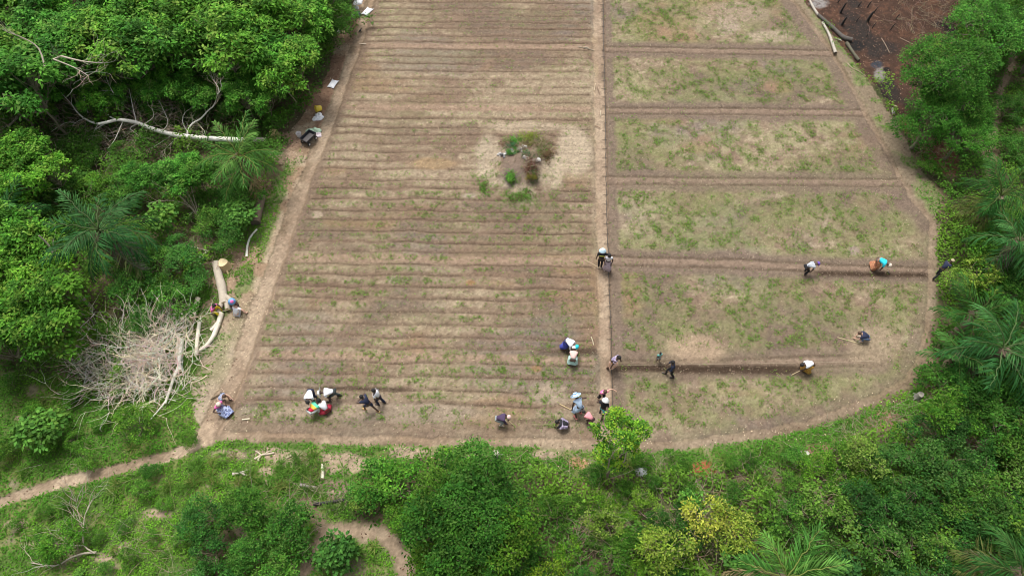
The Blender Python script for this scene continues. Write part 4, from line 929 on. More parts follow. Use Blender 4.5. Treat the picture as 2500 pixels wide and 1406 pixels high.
for (a, b, h, r, lab) in [(2052,32,.75,.06,'tall black burnt post at the top of the clearing'),(2055,62,.62,.07,'charred post right of the black crossing log'),(2117,54,.75,.085,'thickest burnt stump in the centre of the clearing'),(2095,17,.4,.035,'thin burnt stalk left of the pair at the top'),(2118,18,.5,.035,'thin burnt stalk at the top centre of the clearing'),(2134,32,.4,.03,'short burnt stalk just above the thickest stump'),(2091,53,.3,.03,'small burnt stalk left of the thickest stump'),(2129,70,.4,.03,'small burnt stalk right below the thickest stump'),(2174,74,.5,.03,'leaning burnt stalk in the right half of the clearing'),(2116,90,.35,.025,'burnt stalk near the fallen black log'),(2045,8,.35,.03,'tiny burnt stalk at the very top by the ash'),(2187,48,.4,.03,'lone burnt stalk nearest the right hand bushes')]:
    q = G(a, b); mb = MB(); mb.tube([(0, 0, -.08), (.02, .01, h * .4), (.05, -.01, h * .8), (.09, .02, h)], [r * 1.35, r, r * .9, r * .35], 7, (.022, .02, .019))
    mb.tube([(0.02, 0, h * .45), (.1, .03, h * .7)], [r * .45, r * .15], 5, (.022, .02, .019))
    o = mb.obj('burnt_stump', CHAR); o.location = q; o.rotation_euler = (0, 0, rnd.uniform(-.6, .6)); tag(o, lab, 'stump', 'burnt stumps in the clearing')

# stumps
def stump(px, py, r, h, label, col, name='tree_stump', cut=CUT, roots=4):
    mb = MB(); mb.capcol = np.array(cut); n = 11; zz = [-.1, .02, h * .5, h]; V = []
    for i, z in enumerate(zz):
        rr = r * [1.55, 1.25, 1.02, .95][i]
        for k in range(n): a = 6.283 * k / n; q = rr * (1 + .10 * math.sin(3 * a + i * .3) + rnd.uniform(-.06, .06)); V.append((q * math.cos(a), q * math.sin(a), z + (.08 * r * math.sin(a) if i == 3 else 0)))
    F = [(i * n + k, i * n + (k + 1) % n, (i + 1) * n + (k + 1) % n, (i + 1) * n + k) for i in range(3) for k in range(n)]
    mb.add(V, F, col)
    top = V[3 * n:] + [(0, 0, h - .02)]; mb.add(top, [(k, (k + 1) % n, n) for k in range(n)], cut)
    for j in range(roots): a = 6.283 * j / roots + .5; mb.tube([(r * math.cos(a), r * math.sin(a), .1), (r * 1.7 * math.cos(a), r * 1.7 * math.sin(a), .01), (r * 2.3 * math.cos(a), r * 2.3 * math.sin(a), -.06)], [r * .28, r * .18, r * .06], 6, col)
    o = mb.obj(name, BARK); o.location = G(px, py); tag(o, label, 'stump'); return o
stump(671, 334, .25, .38, 'yellow fresh cut stump behind the palm', (.34, .32, .12), cut=(.72, .54, .25))
stump(551, 653, .24, .45, 'splintered pale stump at the head of the felled trunk', (.55, .40, .22), cut=(.72, .58, .34))
log('log_end', 'cut butt end of the fallen white tree beside the yellow stump', 'log', [(620,342),(651,343)], .15, .16, (.52, .46, .38))
stump(1212, 1116, .14, .55, 'grey dead stump at the top of the great bush', (.42, .38, .33), cut=(.4, .36, .3))
stump(1963, 1112, .12, .3, 'small grey stump on the right of the slope below the field', (.42, .40, .34), cut=(.48, .46, .40))
stump(2240, 970, .13, .35, 'weathered grey stump beside the curve of the path on the right', (.30, .28, .24), cut=(.36, .33, .28))

# fallen white tree
def twig_fan(mb, start, dr, L, r, depth, col, rg, flat=.35):
    p = Vector(start); d = Vector(dr).normalized(); pts = [p.copy()]; seg = 5
    for i in range(seg):
        d = (d + Vector((rg.gauss(0, .22), rg.gauss(0, .22), rg.gauss(0, .22) * flat))).normalized(); p = p + d * L / seg
        if p.z < .05: p.z = .05; d.z = abs(d.z) * .3
        pts.append(p.copy())
    mb.tube(pts, [r * (1 - .75 * i / seg) for i in range(seg + 1)], 5 if r > .02 else 4, [q * rg.uniform(.8, 1.15) for q in col], cap=False)
    if depth > 0:
        for j in range(rg.choice([2, 3, 3])):
            i = rg.randint(1, seg); s = rg.choice([-1, 1]); nd = Matrix.Rotation(s * rg.uniform(.4, 1.0), 3, 'Z') @ d; nd.z += rg.uniform(-.1, .35)
            twig_fan(mb, pts[i], nd, L * rg.uniform(.45, .75), r * .5, depth - 1, col, rg, flat)
rg = random.Random(21); WT = (.88, .84, .76); TW = (.50, .43, .33)
froot = empty('fallen_tree', G(520, 342)); tag(froot, 'fallen white barked dead tree lying across the green bush', 'fallen tree')
fb = froot.location
main = [q - fb for q in smooth(L3([(600,343),(515,339),(470,335),(430,330),(395,322),(360,310),(335,300),(310,295),(285,293),(262,299),(240,303)], .55, 1.2), 3)]
mb = MB(); mb.tube(main, [.15 * (1 - .5 * i / (len(main) - 1)) for i in range(len(main))], 9, WT); mb.obj('trunk', BARK, froot)
BRS = [([(240,303),(220,297),(200,285),(185,270),(175,255),(150,228),(132,208)], .06, .015, 1.0, 1.8), ([(458,332),(459,318),(470,302),(490,290),(508,270),(522,258),(530,235)], .06, .025, .6, 1.9), ([(530,235),(533,215),(520,195)], .025, .01, 1.9, 2.3), ([(530,235),(540,215),(538,195)], .022, .008, 1.9, 2.2),
       ([(282,292),(266,283),(261,268),(265,248),(277,228),(285,205),(290,190)], .045, .015, 1.0, 2.1), ([(277,228),(265,205),(258,185)], .02, .008, 2.1, 2.4), ([(333,302),(330,285),(325,265),(320,240),(315,215)], .03, .01, .9, 1.9),
       ([(457,320),(448,305),(446,290),(452,275),(462,268)], .03, .01, .6, 1.4), ([(300,297),(290,320),(278,345),(262,365)], .03, .01, .9, .3), ([(262,299),(240,312),(222,330),(214,350)], .035, .012, 1.0, .3), ([(240,303),(228,325),(225,350),(215,372)], .02, .008, .9, .2),
       ([(335,303),(318,313),(330,325),(360,350)], .035, .015, .8, .15), ([(205,290),(185,300),(165,325)], .02, .008, 1.0, .3), ([(215,277),(207,250),(205,225)], .02, .008, 1.2, 1.9), ([(175,255),(172,225),(160,200)], .018, .007, 1.5, 2.2),
       ([(480,337),(500,325),(490,310)], .02, .01, .5, 1.0), ([(420,330),(390,350),(365,365)], .03, .012, .4, .2), ([(435,332),(418,350),(400,368)], .03, .012, .4, .2), ([(395,322),(410,300),(400,270),(385,240)], .02, .008, .8, 1.6), ([(350,305),(375,285),(370,262)], .02, .008, .9, 1.7), ([(185,300),(160,300),(125,322)], .02, .007, .9, .5)]
for (pp, r0, r1, z0, z1) in BRS:
    q = [a - fb for a in smooth(L3(pp, z0, z1), 3)]; mb = MB(); mb.tube(q, [r0 + (r1 - r0) * i / (len(q) - 1) for i in range(len(q))], 6, WT)
    for j in range(7):
        i = rg.randint(1, len(q) - 1); d = (q[i] - q[i - 1]).normalized(); nd = Matrix.Rotation(rg.choice([-1, 1]) * rg.uniform(.3, 1.1), 3, 'Z') @ d
        twig_fan(mb, q[i], nd + Vector((0, 0, rg.uniform(-.2, .3))), rg.uniform(.5, 1.2), max(.011, r1 * .6), 1, TW, rg)
    mb.obj('branch', BARK, froot)
# dry twig tangle round it, and in other spots
def tangle(name, label, spots, seed, kind='stuff', col=TW, cat='dead twigs'):
    rg = random.Random(seed); mb = MB()
    for (px, py, rx, ry, n, L, r, z) in spots:
        for j in range(n):
            q = P(rg.gauss(px, rx), rg.gauss(py, ry)); q.z = float(Hs(q.x, q.y)) + rg.uniform(.03, z)
            twig_fan(mb, q, (rg.gauss(0, 1), rg.gauss(0, 1), rg.uniform(0, .9)), L * rg.uniform(.5, 1.4), r * rg.uniform(.6, 1.3), 1, col, rg)
    o = mb.obj(name, BARK); tag(o, label, cat, kind=kind); return o
tangle('dead_twigs', 'tangle of thin dry grey-brown twigs round the fallen white tree', [(440,290,60,26,110,1.0,.011,.9),(300,335,90,26,130,1.0,.010,.8),(210,300,50,40,60,1.0,.010,1.0),(400,300,30,30,40,1.2,.012,1.2),(450,350,40,20,40,.8,.010,.5)], 31, col=(.50, .42, .30))
tangle('dry_brush', 'dry brown brush and bare twigs scattered in the bush around the field', [(1430,1290,50,40,70,1.0,.012,.5),(1480,1330,50,30,50,1.1,.012,.6),(1800,1210,90,40,90,1.0,.011,.3),(2040,1240,40,40,60,.9,.012,.5),(1680,1350,60,40,50,1.2,.012,.6),(2080,1060,60,20,60,.7,.009,.3),(2170,1040,50,20,60,.7,.009,.3),(700,1290,60,40,40,1.0,.010,.5),(780,1210,50,14,40,.8,.009,.25),(400,1340,120,40,26,1.3,.009,.3),(200,1130,120,80,30,.8,.008,.3),(2250,20,60,40,120,.8,.009,.5),(2290,70,40,30,60,.8,.009,.5),(2245,340,10,22,60,.9,.010,.3),(1960,1310,30,40,30,.9,.010,.5),(430,650,60,60,60,.8,.010,.5),(200,480,60,50,40,1.0,.012,1.0),(480,610,36,16,50,.8,.012,.3),(830,40,20,40,50,.8,.010,.8),(790,120,16,30,40,.7,.010,.5),(1570,1240,70,50,50,1.0,.011,.4),(1370,1130,70,30,40,.7,.009,.3)], 32, col=(.30, .235, .16))
tangle('mound_debris', 'ragged dead stalks and dry weeds heaped on the earth mound', [(1318,362,16,16,70,.5,.012,.4),(1295,420,8,18,50,.4,.012,.35),(1255,372,18,7,50,.4,.010,.25),(1285,340,22,6,40,.45,.009,.3),(1225,410,22,16,26,.4,.008,.1),(1300,402,12,6,30,.4,.010,.25)], 34, col=(.33, .24, .16), cat='debris')
tangle('brush_pile', 'large heap of cut grey leafless branches left of the verge', [(400,850,40,40,70,1.1,.022,.9),(350,870,60,40,110,1.3,.018,.8),(290,900,50,36,110,1.4,.015,.6),(370,920,50,30,90,1.2,.020,.6),(300,940,50,24,60,1.4,.014,.4),(420,800,24,16,70,.7,.012,.6),(395,870,20,40,70,1.0,.02,.9),(340,890,50,30,60,1.3,.026,1.0)], 33, col=(.70, .62, .50), cat='brush pile')
log('branch', 'thick bleached branch on top of the brush pile', 'branch', [(318,812),(350,810),(385,805),(402,803)], .05, .05, (.56, .49, .38), z0=.7, z1=.8, forks=[([(395,803),(405,810),(412,822)], .045, .03, .8, .7)])
log('branch', 'pale branch ending bluntly at the middle of the brush pile', 'branch', [(320,870),(345,882),(370,887),(384,889)], .04, .06, (.58, .52, .42), z0=.6, z1=.7)
log('branch', 'long bleached branch across the lower half of the pile', 'branch', [(275,860),(330,905),(370,922),(408,930)], .03, .055, (.54, .47, .38), z0=.5, z1=.6)
log('branch', 'low pale branch at the bottom of the brush pile', 'branch', [(260,935),(305,940),(340,948),(362,955)], .03, .045, (.54, .47, .38), z0=.35, z1=.35)
log('branch', 'forked branch in the upper middle of the pile', 'branch', [(340,842),(362,832),(375,820),(384,818)], .03, .045, (.55, .48, .38), z0=.8, z1=.9, forks=[([(368,828),(376,838),(388,830)], .03, .02, .9, .9)])
log('branch', 'curving bleached branch reaching left from the pile', 'branch', [(410,925),(350,890),(300,865),(262,858),(235,862)], .05, .015, (.52, .45, .36), z0=.5, z1=.5)
# bare multi-stemmed shrub
rg = random.Random(40); sr = empty('bare_shrub', G(498, 560)); tag(sr, 'bare pale stemmed shrub spreading above the broad leaved bush', 'shrub')
b0 = sr.location
for e, r in [([(490,540),(470,510),(440,480),(415,450),(398,432)], .05), ([(480,525),(455,500),(420,490),(380,492)], .03), ([(487,535),(468,490),(450,455),(440,425)], .04), ([(492,545),(478,500),(470,470),(462,440)], .03), ([(475,515),(430,470),(400,465)], .02)]:
    q = [a - b0 for a in smooth(L3([(498,560)] + e, .1, 2.0), 3)]; mb = MB(); mb.tube(q, [r * (1 - .75 * i / (len(q) - 1)) for i in range(len(q))], 6, (.42, .36, .26))
    for j in range(8): i = rg.randint(2, len(q) - 1); twig_fan(mb, q[i], (q[i] - q[i - 1]).normalized() + Vector((rg.gauss(0, .6), rg.gauss(0, .6), .2)), .7, .01, 1, (.38, .31, .22), rg)
    mb.obj('stem', BARK, sr)
# old trunks in the forest
def oldtree(label, base, paths, seed):
    rg = random.Random(seed); r_ = empty('bare_tree', G(*base)); tag(r_, label, 'tree'); b = r_.location
    for k, (pp, r0, r1, z0, z1) in enumerate(paths):
        q = [a - b for a in smooth(L3(pp, z0, z1), 3)]; mb = MB(); mb.tube(q, [r0 + (r1 - r0) * i / (len(q) - 1) for i in range(len(q))], 8, (.40, .35, .27))
        for j in range(7 if k else 3): i = rg.randint(len(q) // 2, len(q) - 1); twig_fan(mb, q[i], (q[i] - q[i - 1]).normalized() + Vector((rg.gauss(0, .5), rg.gauss(0, .5), .2)), 1.1, .014, 1, (.38, .33, .25), rg)
        mb.obj('trunk' if k == 0 else 'branch', BARK, r_)
oldtree('big bare grey trunk with spreading limbs at the left edge of the forest', (145,300), [([(145,300),(118,262),(80,225),(40,185),(0,150)], .20, .13, 0, 3.5), ([(118,258),(108,240),(108,170),(125,150),(150,138)], .10, .05, 1.0, 5.5), ([(150,138),(200,150),(250,155)], .05, .02, 5.5, 5.8), ([(130,145),(180,165),(215,185)], .04, .015, 5.5, 5.2), ([(105,265),(60,275),(20,310)], .08, .04, .8, 1.5), ([(110,165),(95,120),(60,95),(20,80)], .05, .02, 5.0, 6.5)], 51)
oldtree('leaning pale trunk emerging from the vines above the brush pile', (235,757), [([(228,757),(205,730),(178,703),(165,668),(140,640),(120,600),(95,575)], .09, .03, .1, 3.6), ([(205,735),(188,730)], .05, .04, .5, .6), ([(165,670),(150,690),(130,700)], .03, .01, 1.6, 1.2)], 52)
oldtree('dead leafless sapling fallen in the lower left meadow', (235,1345), [([(235,1348),(205,1350),(170,1362),(135,1380),(75,1373)], .05, .015, .15, .2), ([(232,1350),(205,1330),(204,1290),(208,1255),(222,1225)], .03, .01, .2, .9), ([(205,1330),(175,1332)], .03, .02, .25, .15), ([(204,1290),(190,1250),(188,1225)], .02, .006, .5, .9)], 53)

# grey stones and ash heaps on the mound
for i, (a, b, r, lab) in enumerate([(1220,378,.13,'small white stone left of the mound bush'), (1232,382,.2,'dark and white stone next to the small white one'), (1252,380,.21,'largest grey stone under the mound bush'), (1268,374,.2,'pale speckled stone at the middle of the mound'), (1277,364,.2,'light stone above the speckled one'), (1284,400,.2,'grey stone under the middle bush of the mound'), (1305,402,.22,'pink tinted stone at the right of the mound')]):
    mb = MB(); rg = random.Random(60 + i)
    for j in range(6):
        c = (rg.gauss(0, r * .6), rg.gauss(0, r * .5), r * .3); rr = r * rg.uniform(.35, .7); col = rg.choice([(.5, .47, .45), (.62, .6, .58), (.16, .16, .16), (.34, .32, .31)])
        mb.ball(c, (rr, rr * rg.uniform(.6, 1), rr * rg.uniform(.5, .9)), col, 6, 4, Matrix.Rotation(rg.uniform(0, 3), 3, 'Z'))
    o = mb.obj('stone', CHAR, None, False); o.location = G(a, b + 8); tag(o, lab, 'stone', 'stones on the earth mound')

# ------------------------------------------------------------------ rope with crossing twigs along the centre path
line = [(1471,-60),(1473,40),(1474,120),(1476,200),(1478,300),(1479,400),(1480,480),(1482,560),(1485,640),(1488,720),(1491,780),(1492,860),(1494,940),(1495,1045)]
pp = smooth([G(a, b, .03) for a, b in line], 10); b0 = pp[0].copy()
rr = empty('irrigation_hose', b0); tag(rr, 'long dark hose with short cross pegs along the right side of the centre path', 'hose')
mb = MB(); mb.tube([q - b0 + Vector((rnd.gauss(0, .012), 0, 0)) for q in pp], .016, 5, (.07, .06, .05)); mb.obj('hose', BARK, rr)
pegm = MB(); pegm.tube([(-.2, 0, 0), (-.1, .01, .01), (.08, 0, 0)], [.008, .012, .008], 5, (.06, .05, .04)); pegme = pegm.mesh('peg', BARK)
yv = 12
while yv < 830:
    xh = np.interp(yv, [l[1] for l in line], [l[0] for l in line]); o = bpy.data.objects.new('peg', pegme); COL.objects.link(o); o.parent = rr
    o.location = G(float(xh), yv, .03) - b0; o.rotation_euler = (0, 0, rnd.uniform(-.15, .15)); yv += 17.5 + yv * .012
o = log('string', 'taut pale string stretched across the right plot through the dug trench', 'string', [(1500,892),(1700,889),(1960,885),(2135,881)], .004, .004, (.45, .38, .26), z0=.10, z1=.08, n=4)

# ------------------------------------------------------------------ belongings
WHITE = cloth_mat('white_plastic_weave', (.78, .79, .82), rough=.6); GREYC = cloth_mat('grey_white_cloth', (.6, .58, .58))
def sack(px, py, L, Wd, H, rz, label, mat, name='sack', flat=False, seed=0, parts=True, ctr=None):
    rg = random.Random(seed); mb = MB(); nx, ny = 14, 10; V = []
    for s in (1, -1):
        for j in range(ny + 1):
            for i in range(nx + 1):
                a = i / nx * 2 - 1; b = j / ny * 2 - 1
                puff = max(0, (1 - a ** 4) * (1 - b ** 4)) ** .5
                pinch = 1 + .05 * (a * a) * (b * b) - .08 * (1 - abs(a)) * 0
                w = .06 * (vn(np.array([a * 3 + seed]), np.array([b * 3 + s]), seed)[0] - .5)
                V.append((a * L / 2 * pinch * (1 - .03 * (1 - b * b)), b * Wd / 2 * pinch * (1 - .05 * (1 - a * a)), H * .5 + s * (H * .5 * puff + .004) * (1 if s > 0 else .9) + w * H * 1.2 * puff))
    m = (nx + 1) * (ny + 1); F = []
    for s in range(2):
        for j in range(ny):
            for i in range(nx):
                q = [s * m + j * (nx + 1) + i, s * m + j * (nx + 1) + i + 1, s * m + (j + 1) * (nx + 1) + i + 1, s * m + (j + 1) * (nx + 1) + i]
                F.append(q if s == 0 else q[::-1])
    mb.add(V, F, (1, 1, 1)); o = mb.obj(name, mat); o.location = G(px, py, .0); o.rotation_euler = (0, 0, rz)
    tag(o, label, 'sack')
    if parts:
        for sx in (-1, 1):
            t = MB(); t.tube([(L / 2 * 1.05, sx * Wd / 2 * .96, H * .5), (L / 2 * 1.16, sx * Wd / 2 * 1.02, H * .45)], [.035, .01], 5, (1, 1, 1)); t.obj('tied_corner', mat, o)
    return o
sack(813, 207, .66, .42, .14, 1.25, 'full white woven sack lying by the left path', WHITE, seed=1)
sack(897, 30, .72, .45, .15, 1.12, 'full white woven sack at the top beside the left path', WHITE, seed=2)
def crumple(px, py, r, H, label, mat, name, cat, seed, sx=1.0, rz=0.0, hole=False):
    rg = random.Random(seed); mb = MB(); n, m = 18, 8; V = []
    for j in range(m + 1):
        t = j / m
        for k in range(n):
            a = 6.283 * k / n; rad = r * math.sin(t * math.pi * .5) * (1 + .35 * (vn(np.array([math.cos(a) * 2 + seed]), np.array([math.sin(a) * 2]), seed)[0] - .5) * 2)
            V.append((rad * math.cos(a) * sx, rad * math.sin(a), .01 + H * math.cos(t * math.pi * .5) * (.4 + .9 * vn(np.array([math.cos(a) * t * 4]), np.array([math.sin(a) * t * 4 + seed]), seed + 3)[0])))
    mb.add(V, [(j * n + k, (j + 1) * n + k, (j + 1) * n + (k + 1) % n, j * n + (k + 1) % n) for j in range(m) for k in range(n)], (1, 1, 1))
    o = mb.obj(name, mat); o.location = G(px, py, -.01); o.rotation_euler = (0, 0, rz); tag(o, label, cat); return o
crumple(779, 284, .26, .16, 'crumpled empty white bag below the yellow bucket', WHITE, 'plastic_bag', 'bag', 3, .8, .9)
crumple(774, 291, .2, .12, 'small white bag end spread beside the crumpled bag', WHITE, 'plastic_bag', 'bag', 4, 1.3, .3)
crumple(765, 322, .26, .22, 'pale green plastic bag heaped behind the black cart', cloth_mat('green_film', (.45, .62, .45), rough=.4), 'plastic_bag', 'bag', 5, 1.5, .2)
crumple(776, 329, .17, .14, 'white and pink plastic bag at the corner of the cart', cloth_mat('pinkish_film', (.72, .62, .66), rough=.4), 'plastic_bag', 'bag', 6, 1.2, -.8)
crumple(872, 38, .3, .24, 'black bag among white cloths near the upper forest edge', cloth_mat('black_film', (.03, .035, .045), rough=.35), 'black_bag', 'bag', 7, .8, .4)
crumple(861, 42, .2, .14, 'white cloth bundle to the left of the black bag', WHITE, 'cloth_bundle', 'cloth', 8, .7, 1.0)
crumple(870, 21, .2, .16, 'grey cloth bundle above the black bag', GREYC, 'cloth_bundle', 'cloth', 9, .7, 1.1)
crumple(874, 8, .24, .16, 'pale cloth bundle nearest the top edge', WHITE, 'cloth_bundle', 'cloth', 10, 1.3, .5)
crumple(826, 78, .16, .14, 'black and grey rag beside the forest edge', cloth_mat('rag', (.2, .17, .18), 'print', (.6, .58, .58), 8), 'rag', 'cloth', 11)
crumple(1568, 1152, .17, .1, 'heap of white ash on the slope below the field', plain_mat('ash', (.55, .55, .56), .95), 'ash_heap', 'ash', 12)
def bucket(px, py, r, h, label, mat, tilt, rz, name='bucket'):
    root = empty(name, G(px, py, r * math.sin(tilt) * .95 if tilt > .5 else 0)); root.rotation_euler = (0, tilt, rz); tag(root, label, 'bucket')
    mb = MB(); prof = [(0, r * .78), (h, r), (h, r * .94), (.02, r * .72)]
    n = 16; V = [(q * math.cos(6.283 * k / n), q * math.sin(6.283 * k / n), z) for z, q in prof for k in range(n)]
    mb.add(V, [(i * n + k, i * n + (k + 1) % n, (i + 1) * n + (k + 1) % n, (i + 1) * n + k) for i in range(3) for k in range(n)], (1, 1, 1))
    for e in (0, 3): mb.add(V[e * n:(e + 1) * n] + [(0, 0, prof[e][0])], [(k, (k + 1) % n, n) for k in range(n)], (1, 1, 1))
    mb.obj('body', mat, root)
    mb = MB(); mb.tube([(r * 1.04 * math.cos(t), r * .3, h - .02 - r * .9 * math.sin(t)) for t in [i * math.pi / 10 for i in range(11)]], .006, 5, (.6, .6, .6)); mb.obj('handle', plain_mat('wire', (.5, .5, .5), .4, .6), root)
    return root
bucket(786, 270, .19, .34, 'yellow plastic bucket tipped over by the left path', plain_mat('yellow_plastic', (.78, .58, .06), .4), 1.35, -2.6)
bucket(731, 333, .15, .26, 'whitish bucket standing left of the black cart', plain_mat('white_plastic', (.66, .62, .62), .5), 0, 0)

# garden cart
cart = empty('garden_cart', G(756, 345), math.radians(60), .68); tag(cart, 'black plastic garden cart with white wheels beside the left path', 'cart')
BLK = plain_mat('black_plastic', (.025, .028, .036), .45); RUB = plain_mat('rubber', (.02, .02, .02), .8); RIM = plain_mat('rim', (.75, .72, .68), .5); TRAY = plain_mat('tray_floor', (.10, .09, .09), .7, 0, .4)
def tray():
    mb = MB(); Lx, Ly, h, tk = .58, .36, .28, .02
    o = [(-Lx, -Ly), (Lx, -Ly), (Lx, Ly), (-Lx, Ly)]; V = []
    for (s, z) in ((.86, .34), (1.0, .34 + h), (1.05, .34 + h), (1.05, .31 + h), (.90, .32)): V += [(a * s, b * s, z) for a, b in o]
    mb.add(V, [(i * 4 + k, i * 4 + (k + 1) % 4, (i + 1) * 4 + (k + 1) % 4, (i + 1) * 4 + k) for i in range(4) for k in range(4)] + [(16, 19, 18, 17)]); return mb
tray().obj('tray', BLK, cart, False)
mb = MB(); mb.box((0, 0, .345), (1.0, .62, .02)); mb.obj('tray_floor', TRAY, cart, False)
mb = MB(); mb.box((0, 0, .25), (.9, .1, .08)); mb.box((.42, 0, .22), (.06, .62, .06)); mb.box((-.42, 0, .22), (.06, .62, .06)); mb.obj('chassis', BLK, cart, False)
for sx in (-1, 1):
    for sy in (-1, 1):
        w = bpy.data.objects.new('wheel', None); COL.objects.link(w); w.parent = cart; w.location = (sx * .42, sy * .36, .165)
        mb = MB(); n = 18
        prof = [(-.045, .085), (-.045, .15), (-.02, .17), (.02, .17), (.045, .15), (.045, .085)]
        V = [(q * math.cos(6.283 * k / n), y_, q * math.sin(6.283 * k / n)) for y_, q in prof for k in range(n)]
        mb.add(V, [(i * n + k, i * n + (k + 1) % n, (i + 1) * n + (k + 1) % n, (i + 1) * n + k) for i in range(5) for k in range(n)]); mb.obj('tyre', RUB, w)
        mb = MB(); mb.tube([(0, -.04, 0), (0, .04, 0)], .09, 14, (1, 1, 1)); mb.tube([(0, -.055, 0), (0, .055, 0)], .03, 8, (1, 1, 1)); mb.obj('rim', RIM, w)
mb = MB(); mb.tube([(-.5, 0, .24), (-.72, 0, .3), (-.98, 0, .14)], .018, 6, (1, 1, 1)); mb.tube([(-.98, -.1, .14), (-.98, .1, .14)], .02, 6, (1, 1, 1)); mb.obj('handle', BLK, cart)
# small black bird on the path
bird = MB(); bird.ball((0, 0, .1), (.11, .055, .06), (.02, .02, .02)); bird.ball((.11, 0, .16), .035, (.02, .02, .02)); bird.tube([(-.08, 0, .1), (-.2, 0, .07)], [.04, .012], 5, (.02, .02, .02)); bird.tube([(.14, 0, .16), (.18, 0, .15)], [.01, .002], 4, (.1, .08, .03))
for s in (-1, 1): bird.tube([(.02, s * .02, .06), (.02, s * .025, -.005)], .006, 4, (.05, .05, .05))
o = bird.obj('bird', plain_mat('feathers', (.02, .02, .022), .6)); o.location = G(880, 77, .01); o.rotation_euler = (0, 0, 1.1); tag(o, 'small black bird standing on the left path near the top', 'bird')

# ------------------------------------------------------------------ people
SKIN_D = plain_mat('dark_skin', (.075, .042, .030), .5, 0, .1); SKIN_L = plain_mat('light_skin', (.62, .38, .28), .5, 0, .08); EYE = plain_mat('eye', (.02, .015, .012), .3)
HAIRM = plain_mat('hair', (.014, .012, .012), .8); HAIRB = plain_mat('brown_hair', (.09, .05, .03), .7)
_cm = {}
def CM(key, *a, **k):
    if key not in _cm: _cm[key] = cloth_mat(key, *a, **k)
    return _cm[key]
def skin_obj(name, verts, edges, radii, mat, parent, root=0, sub=1, tcdir=None, extra=None):
    me = bpy.data.meshes.new('tmp'); me.from_pydata([tuple(v) for v in verts], edges, []); o = bpy.data.objects.new('tmp', me); COL.objects.link(o)
    m = o.modifiers.new('s', 'SKIN'); m.use_smooth_shade = True; s = o.modifiers.new('u', 'SUBSURF'); s.levels = sub; s.render_levels = sub
    for i, r in enumerate(radii): me.skin_vertices[0].data[i].radius = r if hasattr(r, '__len__') else (r, r)
    me.skin_vertices[0].data[root].use_root = True
    dg = bpy.context.evaluated_depsgraph_get(); dg.update(); ev = o.evaluated_get(dg); nm = bpy.data.meshes.new_from_object(ev, preserve_all_data_layers=False, depsgraph=dg)
    bpy.data.objects.remove(o); bpy.data.meshes.remove(me)
    nv = len(nm.vertices); co = np.zeros(nv * 3, np.float32); nm.vertices.foreach_get('co', co); co = co.reshape(-1, 3)
    F = [tuple(p.vertices) for p in nm.polygons]; mb = MB()
    q4 = [f for f in F if len(f) == 4]; q3 = [f for f in F if len(f) == 3]
    if q4: mb.v.append(co.astype(float)); mb.c.append(np.ones((nv, 3))); mb.f[4] = [np.array(q4)]; mb.n = nv
    if q3: mb.f[3] = [np.array(q3)]
    bpy.data.meshes.remove(nm)
    if extra: extra(mb)
    me2 = mb.mesh(name, mat, True)
    if tcdir is not None:
        a, b = tcdir; ax = (b - a); L = ax.length; ax.normalize(); allv = np.concatenate(mb.v)
        t = ((allv - np.array(a)) @ np.array(ax)) / L; at = me2.attributes.new('tc', 'FLOAT', 'POINT'); at.data.foreach_set('value', t.astype(np.float32))
    r = bpy.data.objects.new(name, me2); COL.objects.link(r); r.parent = parent; return r
def ik(a, t, l1, l2, hint):
    a, t = Vector(a), Vector(t); d = t - a; L = d.length; M = (l1 + l2) * .985
    if L > M: t = a + d * (M / L); d = t - a; L = M
    L = max(L, .08); x = (l1 * l1 - l2 * l2 + L * L) / (2 * L); h = math.sqrt(max(0, l1 * l1 - x * x)); n = d.normalized()
    hp = Vector(hint) - n * Vector(hint).dot(n); hp = hp.normalized() if hp.length > 1e-5 else n.orthogonal().normalized()
    return a + n * x + hp * h, t
